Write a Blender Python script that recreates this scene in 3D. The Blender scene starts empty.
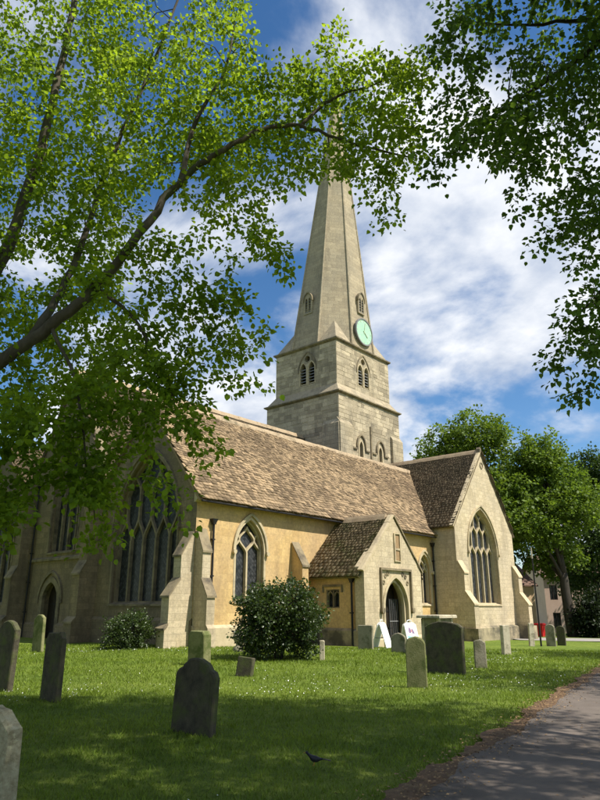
import bpy, math, random
import numpy as np
from mathutils import Vector, Matrix
from mathutils.geometry import tessellate_polygon
R = math.radians
rng = np.random.default_rng(7)
random.seed(7)
scene = bpy.context.scene
COL = scene.collection

# ------------------------------------------------------------------ camera
YAW = R(40.5); PITCH = math.atan(206/647); CZ = 1.65
cam_d = bpy.data.cameras.new('camera'); cam = bpy.data.objects.new('camera', cam_d); COL.objects.link(cam)
cam_d.sensor_fit = 'VERTICAL'; cam_d.sensor_height = 24; cam_d.lens = 24*647/800
cam_d.clip_start = 0.05; cam_d.clip_end = 5000
cam.location = (0, 0, CZ)
cam.rotation_euler = (R(90)+PITCH, 0, YAW-R(90))
scene.camera = cam

# ------------------------------------------------------------------ light
SUN_EL = R(54); SUN_AZ = R(18)             # 18 degrees east of south
sdir = Vector((math.sin(SUN_AZ)*math.cos(SUN_EL), -math.cos(SUN_AZ)*math.cos(SUN_EL), math.sin(SUN_EL)))
sl = bpy.data.lights.new('sun', 'SUN'); sl.energy = 5.0; sl.angle = R(0.53); sl.color = (1, .94, .83)
so = bpy.data.objects.new('sun', sl); COL.objects.link(so)
so.rotation_euler = (-sdir).to_track_quat('-Z', 'Y').to_euler(); so.location = (30, -40, 60)

world = bpy.data.worlds.new('World'); scene.world = world; world.use_nodes = True
def build_world():
    nt = world.node_tree; N = nt.nodes; L = nt.links; N.clear()
    def nd(t, **k):
        n = N.new(t)
        for a, b in k.items(): setattr(n, a, b)
        return n
    sky = nd('ShaderNodeTexSky'); sky.sky_type = 'NISHITA'; sky.sun_disc = False
    sky.sun_elevation = SUN_EL; sky.sun_rotation = R(180)-SUN_AZ; sky.air_density = 1.0; sky.dust_density = .3; sky.ozone_density = 3.0
    hs = nd('ShaderNodeHueSaturation'); hs.inputs['Saturation'].default_value = 1.22; hs.inputs['Value'].default_value = 1.12
    L.new(sky.outputs[0], hs.inputs['Color'])
    tc = nd('ShaderNodeTexCoord'); sep = nd('ShaderNodeSeparateXYZ'); L.new(tc.outputs['Generated'], sep.inputs[0])
    mx = nd('ShaderNodeMath', operation='MAXIMUM'); mx.inputs[1].default_value = .04; L.new(sep.outputs[2], mx.inputs[0])
    ad = nd('ShaderNodeMath', operation='ADD'); ad.inputs[1].default_value = .22; L.new(mx.outputs[0], ad.inputs[0])
    dx = nd('ShaderNodeMath', operation='DIVIDE'); dy = nd('ShaderNodeMath', operation='DIVIDE')
    L.new(sep.outputs[0], dx.inputs[0]); L.new(ad.outputs[0], dx.inputs[1]); L.new(sep.outputs[1], dy.inputs[0]); L.new(ad.outputs[0], dy.inputs[1])
    cb = nd('ShaderNodeCombineXYZ'); L.new(dx.outputs[0], cb.inputs[0]); L.new(dy.outputs[0], cb.inputs[1])
    mp = nd('ShaderNodeMapping'); mp.inputs['Location'].default_value = CLOUD_OFF; mp.inputs['Scale'].default_value = (1, 1, 1); mp.inputs['Rotation'].default_value=(0,0,CLOUD_ROT); L.new(cb.outputs[0], mp.inputs[0])
    n1 = nd('ShaderNodeTexNoise'); n1.inputs['Scale'].default_value = 1.5; n1.inputs['Detail'].default_value = 9; n1.inputs['Roughness'].default_value = .56; n1.inputs['Distortion'].default_value = .25
    L.new(mp.outputs[0], n1.inputs['Vector'])
    rp = nd('ShaderNodeValToRGB'); rp.color_ramp.elements[0].position = CLOUD_LO; rp.color_ramp.elements[1].position = CLOUD_HI
    rp.color_ramp.interpolation = 'EASE'
    L.new(n1.outputs[0], rp.inputs[0])
    # cloud body: brighter and greyer puffs
    n2 = nd('ShaderNodeTexNoise'); n2.inputs['Scale'].default_value = 4.5; n2.inputs['Detail'].default_value = 7; n2.inputs['Roughness'].default_value = .55
    L.new(mp.outputs[0], n2.inputs['Vector'])
    r2 = nd('ShaderNodeValToRGB'); r2.color_ramp.elements[0].position = .36; r2.color_ramp.elements[1].position = .62
    r2.color_ramp.elements[0].color = (4.6, 5.2, 6.3, 1); r2.color_ramp.elements[1].color = (8.2, 8.35, 8.6, 1)
    L.new(n2.outputs[0], r2.inputs[0])
    mr = nd('ShaderNodeMapRange'); mr.inputs[1].default_value = -.01; mr.inputs[2].default_value = .06; L.new(sep.outputs[2], mr.inputs[0])
    mm = nd('ShaderNodeMath', operation='MULTIPLY'); L.new(rp.outputs[0], mm.inputs[0]); L.new(mr.outputs[0], mm.inputs[1])
    mixn = nd('ShaderNodeMixRGB'); L.new(mm.outputs[0], mixn.inputs[0]); L.new(hs.outputs[0], mixn.inputs[1]); L.new(r2.outputs[0], mixn.inputs[2])
    bg = nd('ShaderNodeBackground'); bg.inputs[1].default_value = .088
    L.new(mixn.outputs[0], bg.inputs[0])
    out = nd('ShaderNodeOutputWorld'); L.new(bg.outputs[0], out.inputs[0])
CLOUD_OFF = (-7.9493, -18.7595, 0); CLOUD_ROT = 5.19316; CLOUD_LO = .43; CLOUD_HI = .585
build_world()
vs = scene.view_settings
vs.view_transform = 'Standard'; vs.look = 'None'; vs.exposure = 0.55; vs.gamma = 1.0; vs.use_curve_mapping = False
scene.cycles.max_bounces = 8; scene.cycles.transparent_max_bounces = 6

# ------------------------------------------------------------------ helpers
fwv = np.array([math.cos(YAW), math.sin(YAW)]); rtv = np.array([math.sin(YAW), -math.cos(YAW)])
F = 647.; cp, sp = math.cos(PITCH), math.sin(PITCH)
def at(x, y, f):
    X = x-300; Y = 400-y; up = Y*cp+F*sp; q = F*cp-Y*sp
    d = (fwv*q+rtv*X)/q*f
    return Vector((d[0], d[1], CZ+up/q*f))
def lf(l, f, z=0.): d = fwv*f+rtv*l; return Vector((d[0], d[1], z))
def projn(P):
    d = P-np.array([0, 0, CZ]); f = d[:, :2]@fwv; l = d[:, :2]@rtv
    zc = f*cp+d[:, 2]*sp; yc = d[:, 2]*cp-f*sp; zz = np.where(zc > .05, zc, .05)
    return np.where(zc > .05, 300+F*l/zz, -9999), np.where(zc > .05, 400-F*yc/zz, -9999)
def gz(x): return -0.022*max(0., min(x, 110.)-19.)

def props(o, label=None, cat=None, group=None, kind=None):
    if label: o['label'] = label
    if cat: o['category'] = cat
    if group: o['group'] = group
    if kind: o['kind'] = kind
    return o
def empty(name, loc, label, cat, group=None):
    e = bpy.data.objects.new(name, None); COL.objects.link(e); e.location = loc; e.empty_display_size = .3
    return props(e, label, cat, group)
def adopt(o, parent):
    if parent is not None:
        o.parent = parent
        if parent.type == 'EMPTY': o.matrix_parent_inverse = Matrix.Translation(-Vector(parent.location))
def auto_uv(me):
    n = len(me.loops); co = np.empty(len(me.vertices)*3, np.float32); me.vertices.foreach_get('co', co); co = co.reshape(-1, 3)
    vi = np.empty(n, np.int32); me.loops.foreach_get('vertex_index', vi)
    nm = np.empty(len(me.polygons)*3, np.float32); me.polygons.foreach_get('normal', nm); nm = nm.reshape(-1, 3)
    tot = np.empty(len(me.polygons), np.int32); me.polygons.foreach_get('loop_total', tot)
    N = np.repeat(nm, tot, axis=0); P = co[vi]
    h = np.hypot(N[:, 0], N[:, 1]); flat = h < .15
    hs = np.where(flat, 1, h); ux = np.where(flat, 1, -N[:, 1]/hs); uy = np.where(flat, 0, N[:, 0]/hs)
    T = np.stack([ux, uy, np.zeros_like(ux)], 1); B = np.cross(N, T)
    uv = np.stack([(P*T).sum(1), np.where(flat, P[:, 1], (P*B).sum(1))], 1).astype(np.float32)
    l = me.uv_layers.new(name='UVMap'); l.data.foreach_set('uv', uv.ravel())
class MB:
    def __init__(s): s.v = []; s.f = []
    def add(s, vs_, fs):
        b = len(s.v); s.v += [tuple(q) for q in vs_]; s.f += [tuple(b+i for i in q) for q in fs]; return s
    def box(s, a, b):
        x0, y0, z0 = a; x1, y1, z1 = b
        return s.add([(x0,y0,z0),(x1,y0,z0),(x1,y1,z0),(x0,y1,z0),(x0,y0,z1),(x1,y0,z1),(x1,y1,z1),(x0,y1,z1)],
                     [(0,3,2,1),(4,5,6,7),(0,1,5,4),(1,2,6,5),(2,3,7,6),(3,0,4,7)])
    def cbox(s, a, b, c=.02):                 # box with chamfered top edges
        x0, y0, z0 = a; x1, y1, z1 = b
        return s.add([(x0,y0,z0),(x1,y0,z0),(x1,y1,z0),(x0,y1,z0),(x0,y0,z1-c),(x1,y0,z1-c),(x1,y1,z1-c),(x0,y1,z1-c),
                      (x0+c,y0+c,z1),(x1-c,y0+c,z1),(x1-c,y1-c,z1),(x0+c,y1-c,z1)],
                     [(0,3,2,1),(8,9,10,11),(0,1,5,4),(1,2,6,5),(2,3,7,6),(3,0,4,7),(4,5,9,8),(5,6,10,9),(6,7,11,10),(7,4,8,11)])
    def prism(s, pts, vec):                   # closed polygon (3D pts) swept by vec
        n = len(pts); P = [Vector(q) for q in pts]; vec = Vector(vec)
        nrm = sum(((P[i]-P[0]).cross(P[(i+1) % n]-P[0]) for i in range(1, n-1)), Vector())
        if nrm.dot(vec) > 0: P = P[::-1]
        Q = [q+vec for q in P]
        s.add(P+Q, [tuple(range(n)), tuple(range(2*n-1, n-1, -1))]+[(i, n+i, n+(i+1) % n, (i+1) % n) for i in range(n)])
        return s
    def slab(s, outer, holes, O, u, n, thick):    # wall in plane (u, z), outward normal n
        O = Vector(O); u = Vector(u); n = Vector(n)
        loops = [outer]+holes; flat = [q for l in loops for q in l]
        tris = tessellate_polygon([[Vector((a, b, 0)) for a, b in l] for l in loops])
        m = len(flat); pt = [O+u*a+Vector((0, 0, b)) for a, b in flat]; bk = [q-n*thick for q in pt]
        fs = []
        for a, b, c in tris:
            nn = (pt[b]-pt[a]).cross(pt[c]-pt[a])
            if nn.dot(n) < 0: a, b, c = a, c, b
            fs += [(a, b, c), (m+a, m+c, m+b)]
        i0 = 0
        for k, l in enumerate(loops):
            ar = sum(l[i][0]*l[(i+1) % len(l)][1]-l[(i+1) % len(l)][0]*l[i][1] for i in range(len(l)))
            ccw = (ar > 0) == (u.cross(Vector((0, 0, 1))).dot(n) > 0)
            for i in range(len(l)):
                a = i0+i; b = i0+(i+1) % len(l)
                q = (a, m+a, m+b, b)
                if (not ccw) != (k > 0): q = q[::-1]
                fs.append(q)
            i0 += len(l)
        return s.add(pt+bk, fs)
    def tube(s, pts, rad, k=6, cap=True):
        P = [Vector(q) for q in pts]; rr = rad if hasattr(rad, '__len__') else [rad]*len(P)
        base = len(s.v); ref = Vector((0, 0, 1)) if abs((P[-1]-P[0]).normalized().z) < .9 else Vector((1, 0, 0))
        for i, q in enumerate(P):
            t = (P[min(i+1, len(P)-1)]-P[max(i-1, 0)]).normalized(); a = t.cross(ref).normalized(); b = t.cross(a)
            for j in range(k):
                w = 2*math.pi*j/k; s.v.append(tuple(q+(a*math.cos(w)+b*math.sin(w))*rr[i]))
        for i in range(len(P)-1):
            for j in range(k):
                a = base+i*k+j; b = base+i*k+(j+1) % k
                s.f.append((a, b, b+k, a+k))
        if cap: s.f += [tuple(base+j for j in range(k-1, -1, -1)), tuple(base+(len(P)-1)*k+j for j in range(k))]
        return s
    def bar(s, pts, O, u, n, w, d, off=0., closed=False):  # rectangular bar along (u,z) polyline; from plane off to off-d
        O = Vector(O); u = Vector(u); n = Vector(n); k = len(pts); base = len(s.v)
        for i in range(k):
            a = pts[(i-1) % k] if (closed or i > 0) else pts[i]; b = pts[(i+1) % k] if (closed or i < k-1) else pts[i]
            dx, dz = b[0]-a[0], b[1]-a[1]; ln = math.hypot(dx, dz) or 1; ax, az = -dz/ln, dx/ln
            for sx, dd in ((-1, 0), (1, 0), (1, 1), (-1, 1)):
                uu = pts[i][0]+ax*w/2*sx; zz = pts[i][1]+az*w/2*sx
                s.v.append(tuple(O+u*uu+Vector((0, 0, zz))+n*(off-d*dd)))
        for i in range(k if closed else k-1):
            a = base+4*i; b = base+4*((i+1) % k)
            for j in range(4): s.f.append((a+j, a+(j+1) % 4, b+(j+1) % 4, b+j))
        if not closed: s.f += [(base, base+3, base+2, base+1), (base+4*k-4, base+4*k-3, base+4*k-2, base+4*k-1)]
        return s
    def build(s, name, mat, parent=None, smooth=False, uv=True, fix=False):
        me = bpy.data.meshes.new(name); me.from_pydata(s.v, [], s.f); me.update()
        if fix:
            import bmesh
            bm = bmesh.new(); bm.from_mesh(me); bmesh.ops.recalc_face_normals(bm, faces=bm.faces); bm.to_mesh(me); bm.free()
        if uv: auto_uv(me)
        if smooth: me.polygons.foreach_set('use_smooth', [True]*len(me.polygons))
        me.materials.append(mat)
        o = bpy.data.objects.new(name, me); COL.objects.link(o); adopt(o, parent); return o
def mesh_obj(name, me, parent=None, loc=None, M=None):
    o = bpy.data.objects.new(name, me); COL.objects.link(o)
    if loc is not None: o.location = loc
    if M is not None: o.matrix_world = M; o.matrix_basis = M
    adopt(o, parent); return o
def np_mesh(name, V, faces4, mat, parent=None, smooth=False):   # V (n,3), faces4 (m,k)
    me = bpy.data.meshes.new(name); V = np.asarray(V, np.float32); faces4 = np.asarray(faces4, np.int32); k = faces4.shape[1]
    me.vertices.add(len(V)); me.vertices.foreach_set('co', V.ravel())
    me.loops.add(faces4.size); me.loops.foreach_set('vertex_index', faces4.ravel())
    me.polygons.add(len(faces4)); me.polygons.foreach_set('loop_start', np.arange(0, faces4.size, k, dtype=np.int32))
    me.update(calc_edges=True)
    if smooth: me.polygons.foreach_set('use_smooth', np.ones(len(faces4), bool))
    me.materials.append(mat)
    o = bpy.data.objects.new(name, me); COL.objects.link(o); adopt(o, parent); return o

def arch(w, z0, zs, za, n=9, cx=0.):          # pointed arch outline, counter-clockwise from bottom left
    h = za-zs; Rr = ((w/2)**2+h*h)/w; c = w/2-Rr
    a1 = math.atan2(h, -c)
    right = [(cx+c+Rr*math.cos(a1*i/n), zs+Rr*math.sin(a1*i/n)) for i in range(n+1)]
    left = [(2*cx-x, z) for x, z in right[:-1]][::-1]
    return [(cx-w/2, z0), (cx+w/2, z0)]+right+left
def arch_curve(w, zs, za, n=9, cx=0., drop=0.):  # open curve from left spring over apex to right spring
    a = arch(w, zs-drop, zs, za, n, cx); return ([a[0]] if drop else [])+a[2:][::-1]+([a[1]] if drop else [])
def inside(poly, x, z):
    c = False; j = len(poly)-1
    for i in range(len(poly)):
        (xi, zi), (xj, zj) = poly[i], poly[j]
        if (zi > z) != (zj > z) and x < (xj-xi)*(z-zi)/(zj-zi)+xi: c = not c
        j = i
    return c
def np_inside(poly, x, y):
    c = np.zeros(len(x), bool); j = len(poly)-1
    for i in range(len(poly)):
        xi, yi = poly[i]; xj, yj = poly[j]
        if yi != yj: c ^= ((yi > y) != (yj > y)) & (x < (xj-xi)*(y-yi)/(yj-yi)+xi)
        j = i
    return c

# ------------------------------------------------------------------ materials
def mat(name):
    m = bpy.data.materials.new(name); m.use_nodes = True; nt = m.node_tree; nt.nodes.clear()
    o = nt.nodes.new('ShaderNodeOutputMaterial'); b = nt.nodes.new('ShaderNodeBsdfPrincipled'); nt.links.new(b.outputs[0], o.inputs[0])
    return m, nt, b
def node(nt, t, ins=None, **k):
    n = nt.nodes.new(t)
    for a, b in k.items(): setattr(n, a, b)
    for a, b in (ins or {}).items():
        if hasattr(b, 'is_output'): nt.links.new(b, n.inputs[a])
        else: n.inputs[a].default_value = b
    return n
def ramp(nt, src, stops):
    r = nt.nodes.new('ShaderNodeValToRGB'); nt.links.new(src, r.inputs[0]); e = r.color_ramp.elements
    while len(e) < len(stops): e.new(.5)
    for q, (p, c) in zip(e, stops): q.position = p; q.color = c if len(c) == 4 else (*c, 1)
    return r.outputs[0]
def mixc(nt, f, a, b, blend='MIX'):
    n = nt.nodes.new('ShaderNodeMixRGB'); n.blend_type = blend
    for i, q in enumerate((f, a, b)):
        if hasattr(q, 'is_output'): nt.links.new(q, n.inputs[i])
        else: n.inputs[i].default_value = q if i == 0 else ((*q, 1) if len(q) == 3 else q)
    return n.outputs[0]
def pos(nt, scale=(1, 1, 1)):
    g = node(nt, 'ShaderNodeNewGeometry'); m = node(nt, 'ShaderNodeMapping', {'Vector': g.outputs['Position'], 'Scale': scale}); return m.outputs[0]
def noise(nt, scale, detail=5, rough=.6, sc=(1, 1, 1), vec=None):
    return node(nt, 'ShaderNodeTexNoise', {'Vector': vec or pos(nt, sc), 'Scale': scale, 'Detail': detail, 'Roughness': rough}).outputs[0]

def stone(name, c1, c2, grey, dark, bw=.62, rh=.30, joint=.010, joint_mix=.55, stain=.5, lich=.3, bump=.35):
    m, nt, b = mat(name)
    uv = node(nt, 'ShaderNodeUVMap').outputs[0]
    wob = node(nt, 'ShaderNodeVectorMath', {0: uv, 1: node(nt, 'ShaderNodeVectorMath', {0: node(nt, 'ShaderNodeTexNoise', {'Vector': uv, 'Scale': 1.2}).outputs['Color'], 1: (.05, .03, 0)}, operation='MULTIPLY').outputs[0]}, operation='ADD').outputs[0]
    br = node(nt, 'ShaderNodeTexBrick', {'Vector': wob, 'Scale': 1., 'Mortar Size': joint, 'Mortar Smooth': .3, 'Bias': 0., 'Brick Width': bw, 'Row Height': rh, 'Color1': (0, 0, 0, 1), 'Color2': (1, 1, 1, 1), 'Mortar': (.5, .5, .5, 1)})
    br.offset = .47; br.squash = .7; br.squash_frequency = 3
    blk = mixc(nt, br.outputs[0], c1, c2)
    big = ramp(nt, noise(nt, .45, 6, .62), [(.38, (0, 0, 0)), (.66, (1, 1, 1))])
    base = mixc(nt, node(nt, 'ShaderNodeMath', {0: big, 1: lich}, operation='MULTIPLY').outputs[0], blk, grey)
    fine = ramp(nt, noise(nt, 9, 8, .7), [(.3, (.72, .72, .72)), (.7, (1.22, 1.2, 1.16))])
    base = mixc(nt, 1., base, fine, 'MULTIPLY')
    st = ramp(nt, noise(nt, 1.1, 7, .65, (1, 1, .22)), [(.50, (0, 0, 0)), (.72, (1, 1, 1))])
    base = mixc(nt, node(nt, 'ShaderNodeMath', {0: st, 1: stain}, operation='MULTIPLY').outputs[0], base, dark)
    base = mixc(nt, node(nt, 'ShaderNodeMath', {0: br.outputs['Fac'], 1: joint_mix}, operation='MULTIPLY').outputs[0], base, tuple(q*.62 for q in c1))
    nt.links.new(base, b.inputs['Base Color']); b.inputs['Roughness'].default_value = .92
    h = node(nt, 'ShaderNodeMath', {0: node(nt, 'ShaderNodeMath', {0: br.outputs['Fac'], 1: -.55}, operation='MULTIPLY').outputs[0], 1: noise(nt, 14, 7, .7)}, operation='ADD').outputs[0]
    h = node(nt, 'ShaderNodeMath', {0: node(nt, 'ShaderNodeMath', {0: br.outputs[0], 1: .35}, operation='MULTIPLY').outputs[0], 1: h}, operation='ADD').outputs[0]
    bp = node(nt, 'ShaderNodeBump', {'Height': h, 'Strength': bump, 'Distance': .035}); nt.links.new(bp.outputs[0], b.inputs['Normal'])
    return m
def rough_mat(name, c1, c2, scale=3., rough=.9, c3=None, c3t=(.55, .7), island=0., bump=.3, bs=20., spec=.3, sc=(1, 1, 1), objc=False):
    m, nt, b = mat(name)
    vec = None
    if objc: vec = node(nt, 'ShaderNodeTexCoord').outputs['Object']
    base = mixc(nt, ramp(nt, noise(nt, scale, 6, .65, sc, vec), [(.32, (0, 0, 0)), (.68, (1, 1, 1))]), c1, c2)
    if island:
        g = node(nt, 'ShaderNodeNewGeometry')
        base = mixc(nt, 1., base, ramp(nt, g.outputs['Random Per Island'], [(0, (1-island,)*3), (1, (1+island,)*3)]), 'MULTIPLY')
    if c3: base = mixc(nt, ramp(nt, noise(nt, scale*.45, 7, .68, sc, vec), [(c3t[0], (0, 0, 0)), (c3t[1], (1, 1, 1))]), base, c3)
    nt.links.new(base, b.inputs['Base Color']); b.inputs['Roughness'].default_value = rough; b.inputs['Specular IOR Level'].default_value = spec
    bp = node(nt, 'ShaderNodeBump', {'Height': noise(nt, bs, 6, .7, sc, vec), 'Strength': bump, 'Distance': .03}); nt.links.new(bp.outputs[0], b.inputs['Normal'])
    return m
def leaf_mat(name, c, t, tr=.45, var=.35, rough=.55, warm=None, spec=.25):
    m, nt, b = mat(name)
    g = node(nt, 'ShaderNodeNewGeometry'); rnd = g.outputs['Random Per Island']
    v = ramp(nt, rnd, [(0, (1-var,)*3), (1, (1+var,)*3)])
    big = ramp(nt, noise(nt, .5, 3, .6), [(.35, (.78, .82, .8)), (.65, (1.2, 1.15, 1.1))])
    cc = mixc(nt, 1., mixc(nt, 1., c, v, 'MULTIPLY'), big, 'MULTIPLY')
    tt = mixc(nt, 1., mixc(nt, 1., t, v, 'MULTIPLY'), big, 'MULTIPLY')
    nt.links.new(cc, b.inputs['Base Color']); b.inputs['Roughness'].default_value = rough; b.inputs['Specular IOR Level'].default_value = spec
    tl = node(nt, 'ShaderNodeBsdfTranslucent', {'Color': tt}); mx = node(nt, 'ShaderNodeMixShader', {0: tr})
    nt.links.new(b.outputs[0], mx.inputs[1]); nt.links.new(tl.outputs[0], mx.inputs[2])
    out = [q for q in nt.nodes if q.type == 'OUTPUT_MATERIAL'][0]; nt.links.new(mx.outputs[0], out.inputs[0])
    return m
M = {}
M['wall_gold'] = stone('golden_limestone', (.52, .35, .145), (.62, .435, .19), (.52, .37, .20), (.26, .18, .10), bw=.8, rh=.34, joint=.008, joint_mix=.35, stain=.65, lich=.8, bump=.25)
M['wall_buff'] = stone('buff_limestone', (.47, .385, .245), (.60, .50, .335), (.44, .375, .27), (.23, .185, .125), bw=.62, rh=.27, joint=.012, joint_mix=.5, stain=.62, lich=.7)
M['wall_west'] = stone('weathered_limestone', (.21, .16, .092), (.29, .222, .128), (.15, .122, .08), (.075, .062, .042), bw=.62, rh=.3, joint=.012, joint_mix=.5, stain=.8, lich=.7)  # stained limestone, its colour darkened further to carry the west front's shade
M['wall_tower'] = stone('tower_limestone', (.32, .265, .175), (.50, .42, .285), (.29, .26, .195), (.12, .10, .07), bw=.85, rh=.36, joint=.014, joint_mix=.75, stain=.85, lich=.6, bump=.7)
M['spire'] = stone('spire_limestone', (.31, .255, .17), (.42, .35, .235), (.27, .24, .18), (.15, .125, .085), bw=1.0, rh=.36, joint=.012, joint_mix=.65, stain=.7, lich=.6, bump=.4)
def block_mat():
    m, nt, b = mat('ashlar_block'); g = node(nt, 'ShaderNodeNewGeometry'); oi = node(nt, 'ShaderNodeObjectInfo')
    rnd = node(nt, 'ShaderNodeMath', {0: node(nt, 'ShaderNodeMath', {0: g.outputs['Random Per Island'], 1: oi.outputs['Random']}, operation='ADD').outputs[0]}, operation='FRACT').outputs[0]
    base = ramp(nt, rnd, [(0, (.28, .235, .16)), (.35, (.40, .335, .23)), (.75, (.46, .39, .27)), (1, (.56, .475, .33))])
    base = mixc(nt, 1., base, ramp(nt, noise(nt, 8, 8, .7), [(.3, (.7, .7, .7)), (.7, (1.2, 1.18, 1.15))]), 'MULTIPLY')
    st = ramp(nt, noise(nt, .9, 7, .65, (1, 1, .3)), [(.48, (0, 0, 0)), (.68, (1, 1, 1))])
    base = mixc(nt, node(nt, 'ShaderNodeMath', {0: st, 1: .75}, operation='MULTIPLY').outputs[0], base, (.17, .145, .10))
    nt.links.new(base, b.inputs['Base Color']); b.inputs['Roughness'].default_value = .92
    nt.links.new(node(nt, 'ShaderNodeBump', {'Height': noise(nt, 16, 7, .7), 'Strength': .4, 'Distance': .03}).outputs[0], b.inputs['Normal']); return m
M['block'] = block_mat()
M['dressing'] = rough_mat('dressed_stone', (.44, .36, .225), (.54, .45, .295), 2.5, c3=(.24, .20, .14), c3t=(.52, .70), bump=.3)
M['dressing_dark'] = rough_mat('weathered_dressed_stone', (.21, .17, .105), (.29, .235, .145), 2.5, c3=(.09, .075, .055), c3t=(.45, .66), bump=.4)  # darker copy of the dressed stone with dark blotches
M['plinth'] = rough_mat('damp_plinth_stone', (.30, .25, .16), (.42, .35, .22), 1.8, c3=(.10, .09, .065), c3t=(.42, .62), bump=.4)
M['slate_tan'] = rough_mat('tan_stone_slate', (.37, .265, .16), (.27, .19, .115), .8, c3=(.16, .112, .07), c3t=(.50, .70), island=.55, bump=.35, bs=30)
M['slate_brown'] = rough_mat('brown_stone_slate', (.17, .125, .075), (.12, .09, .055), .9, c3=(.075, .06, .035), c3t=(.45, .68), island=.45, bump=.4, bs=30)
M['slate_moss'] = rough_mat('mossy_stone_slate', (.22, .165, .095), (.15, .115, .065), 1.2, c3=(.075, .08, .022), c3t=(.47, .60), island=.42, bump=.4, bs=30)
M['ridge'] = rough_mat('ridge_stone', (.30, .22, .14), (.40, .31, .20), 2., c3=(.16, .13, .08), island=.2)
M['iron'] = rough_mat('black_cast_iron', (.012, .012, .013), (.025, .023, .022), 6, rough=.5, bump=.1)
M['wood_dark'] = rough_mat('dark_oak', (.018, .013, .009), (.035, .025, .016), 4, rough=.6, bump=.2, sc=(8, 8, .6))
M['lead'] = rough_mat('lead', (.16, .16, .16), (.22, .22, .22), 3, rough=.6)
M['verdigris'] = rough_mat('verdigris_copper', (.30, .52, .40), (.42, .62, .47), 2.2, rough=.7, c3=(.42, .55, .36), c3t=(.55, .7), bump=.1)
M['gold'] = rough_mat('faded_gilding', (.40, .54, .36), (.46, .56, .36), 4, rough=.6)
def glass_mat():
    m, nt, b = mat('leaded_glass'); uv = node(nt, 'ShaderNodeUVMap').outputs[0]
    rot = node(nt, 'ShaderNodeMapping', {'Vector': uv, 'Rotation': (0, 0, R(45)), 'Scale': (7, 7, 7)}).outputs[0]
    ck = node(nt, 'ShaderNodeTexBrick', {'Vector': rot, 'Scale': 1., 'Mortar Size': .07, 'Brick Width': 1., 'Row Height': 1., 'Color1': (0, 0, 0, 1), 'Color2': (1, 1, 1, 1)}); ck.offset = 0
    col = mixc(nt, ck.outputs['Fac'], mixc(nt, ck.outputs[0], (.018, .02, .022), (.06, .063, .066)), (.012, .012, .012))
    nt.links.new(col, b.inputs['Base Color']); b.inputs['Roughness'].default_value = .3; b.inputs['Specular IOR Level'].default_value = .3
    h = node(nt, 'ShaderNodeMath', {0: ck.outputs[0], 1: noise(nt, 7, 2)}, operation='ADD').outputs[0]
    nt.links.new(node(nt, 'ShaderNodeBump', {'Height': h, 'Strength': .5, 'Distance': .02}).outputs[0], b.inputs['Normal'])
    return m
M['glass'] = glass_mat()
def plain(name, c, rough=.6, spec=.4):
    m, nt, b = mat(name); b.inputs['Base Color'].default_value = (*c, 1); b.inputs['Roughness'].default_value = rough; b.inputs['Specular IOR Level'].default_value = spec; return m
M['void'] = plain('dark_interior', (.012, .011, .010), .9)
M['white'] = rough_mat('white_board', (.74, .76, .77), (.80, .81, .82), 5, rough=.45, bump=.02)
M['teal'] = plain('teal_print', (.22, .55, .60)); M['plum'] = plain('plum_print', (.22, .14, .25)); M['rose'] = plain('rose_print', (.62, .30, .30)); M['pale_blue'] = plain('pale_blue_print', (.55, .68, .75))
M['stone_dark'] = rough_mat('dark_lichened_headstone', (.045, .039, .027), (.10, .088, .055), 7, c3=(.085, .10, .03), c3t=(.48, .66), bump=.5, bs=26)
M['stone_mid'] = rough_mat('grey_headstone', (.24, .21, .15), (.32, .29, .21), 5, c3=(.13, .13, .07), c3t=(.48, .64), bump=.5, bs=26)
M['stone_moss'] = rough_mat('mossy_headstone', (.17, .17, .07), (.24, .23, .11), 5, c3=(.09, .11, .03), c3t=(.45, .62), bump=.6, bs=26)
M['stone_pale'] = rough_mat('pale_headstone', (.42, .37, .27), (.52, .46, .34), 6, c3=(.20, .18, .12), c3t=(.5, .66), bump=.5, bs=26)
M['stone_lichen'] = rough_mat('lichen_spotted_headstone', (.24, .20, .11), (.48, .43, .28), 16, c3=(.50, .46, .28), c3t=(.58, .62), bump=.6, bs=26)
M['bark'] = rough_mat('bark', (.055, .045, .033), (.11, .092, .068), 6, c3=(.06, .075, .03), c3t=(.55, .7), bump=.8, bs=24, sc=(1, 1, .3))
M['bark_dark'] = rough_mat('dark_bark', (.035, .03, .022), (.06, .05, .038), 6, bump=.7, bs=24, sc=(1, 1, .3))
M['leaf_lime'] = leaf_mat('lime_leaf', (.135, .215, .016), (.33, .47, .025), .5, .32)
M['leaf_right'] = leaf_mat('shaded_lime_leaf', (.068, .125, .022), (.14, .25, .024), .4, .3)  # darker copy of the lime leaf, crown shade put into its colour
M['leaf_far'] = leaf_mat('far_leaf', (.115, .18, .025), (.17, .26, .02), .4, .35)
M['leaf_far_dark'] = leaf_mat('far_dark_leaf', (.050, .088, .022), (.07, .12, .015), .3, .35)
M['leaf_shrub'] = leaf_mat('shrub_leaf', (.050, .078, .022), (.075, .12, .014), .25, .4, .38, spec=.45)
M['leaf_hedge'] = leaf_mat('hedge_leaf', (.022, .035, .014), (.03, .05, .008), .2, .4)
M['feather'] = rough_mat('black_feather', (.012, .012, .016), (.025, .025, .03), 30, rough=.5)
M['beak'] = plain('orange_beak', (.45, .22, .03))
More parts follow.
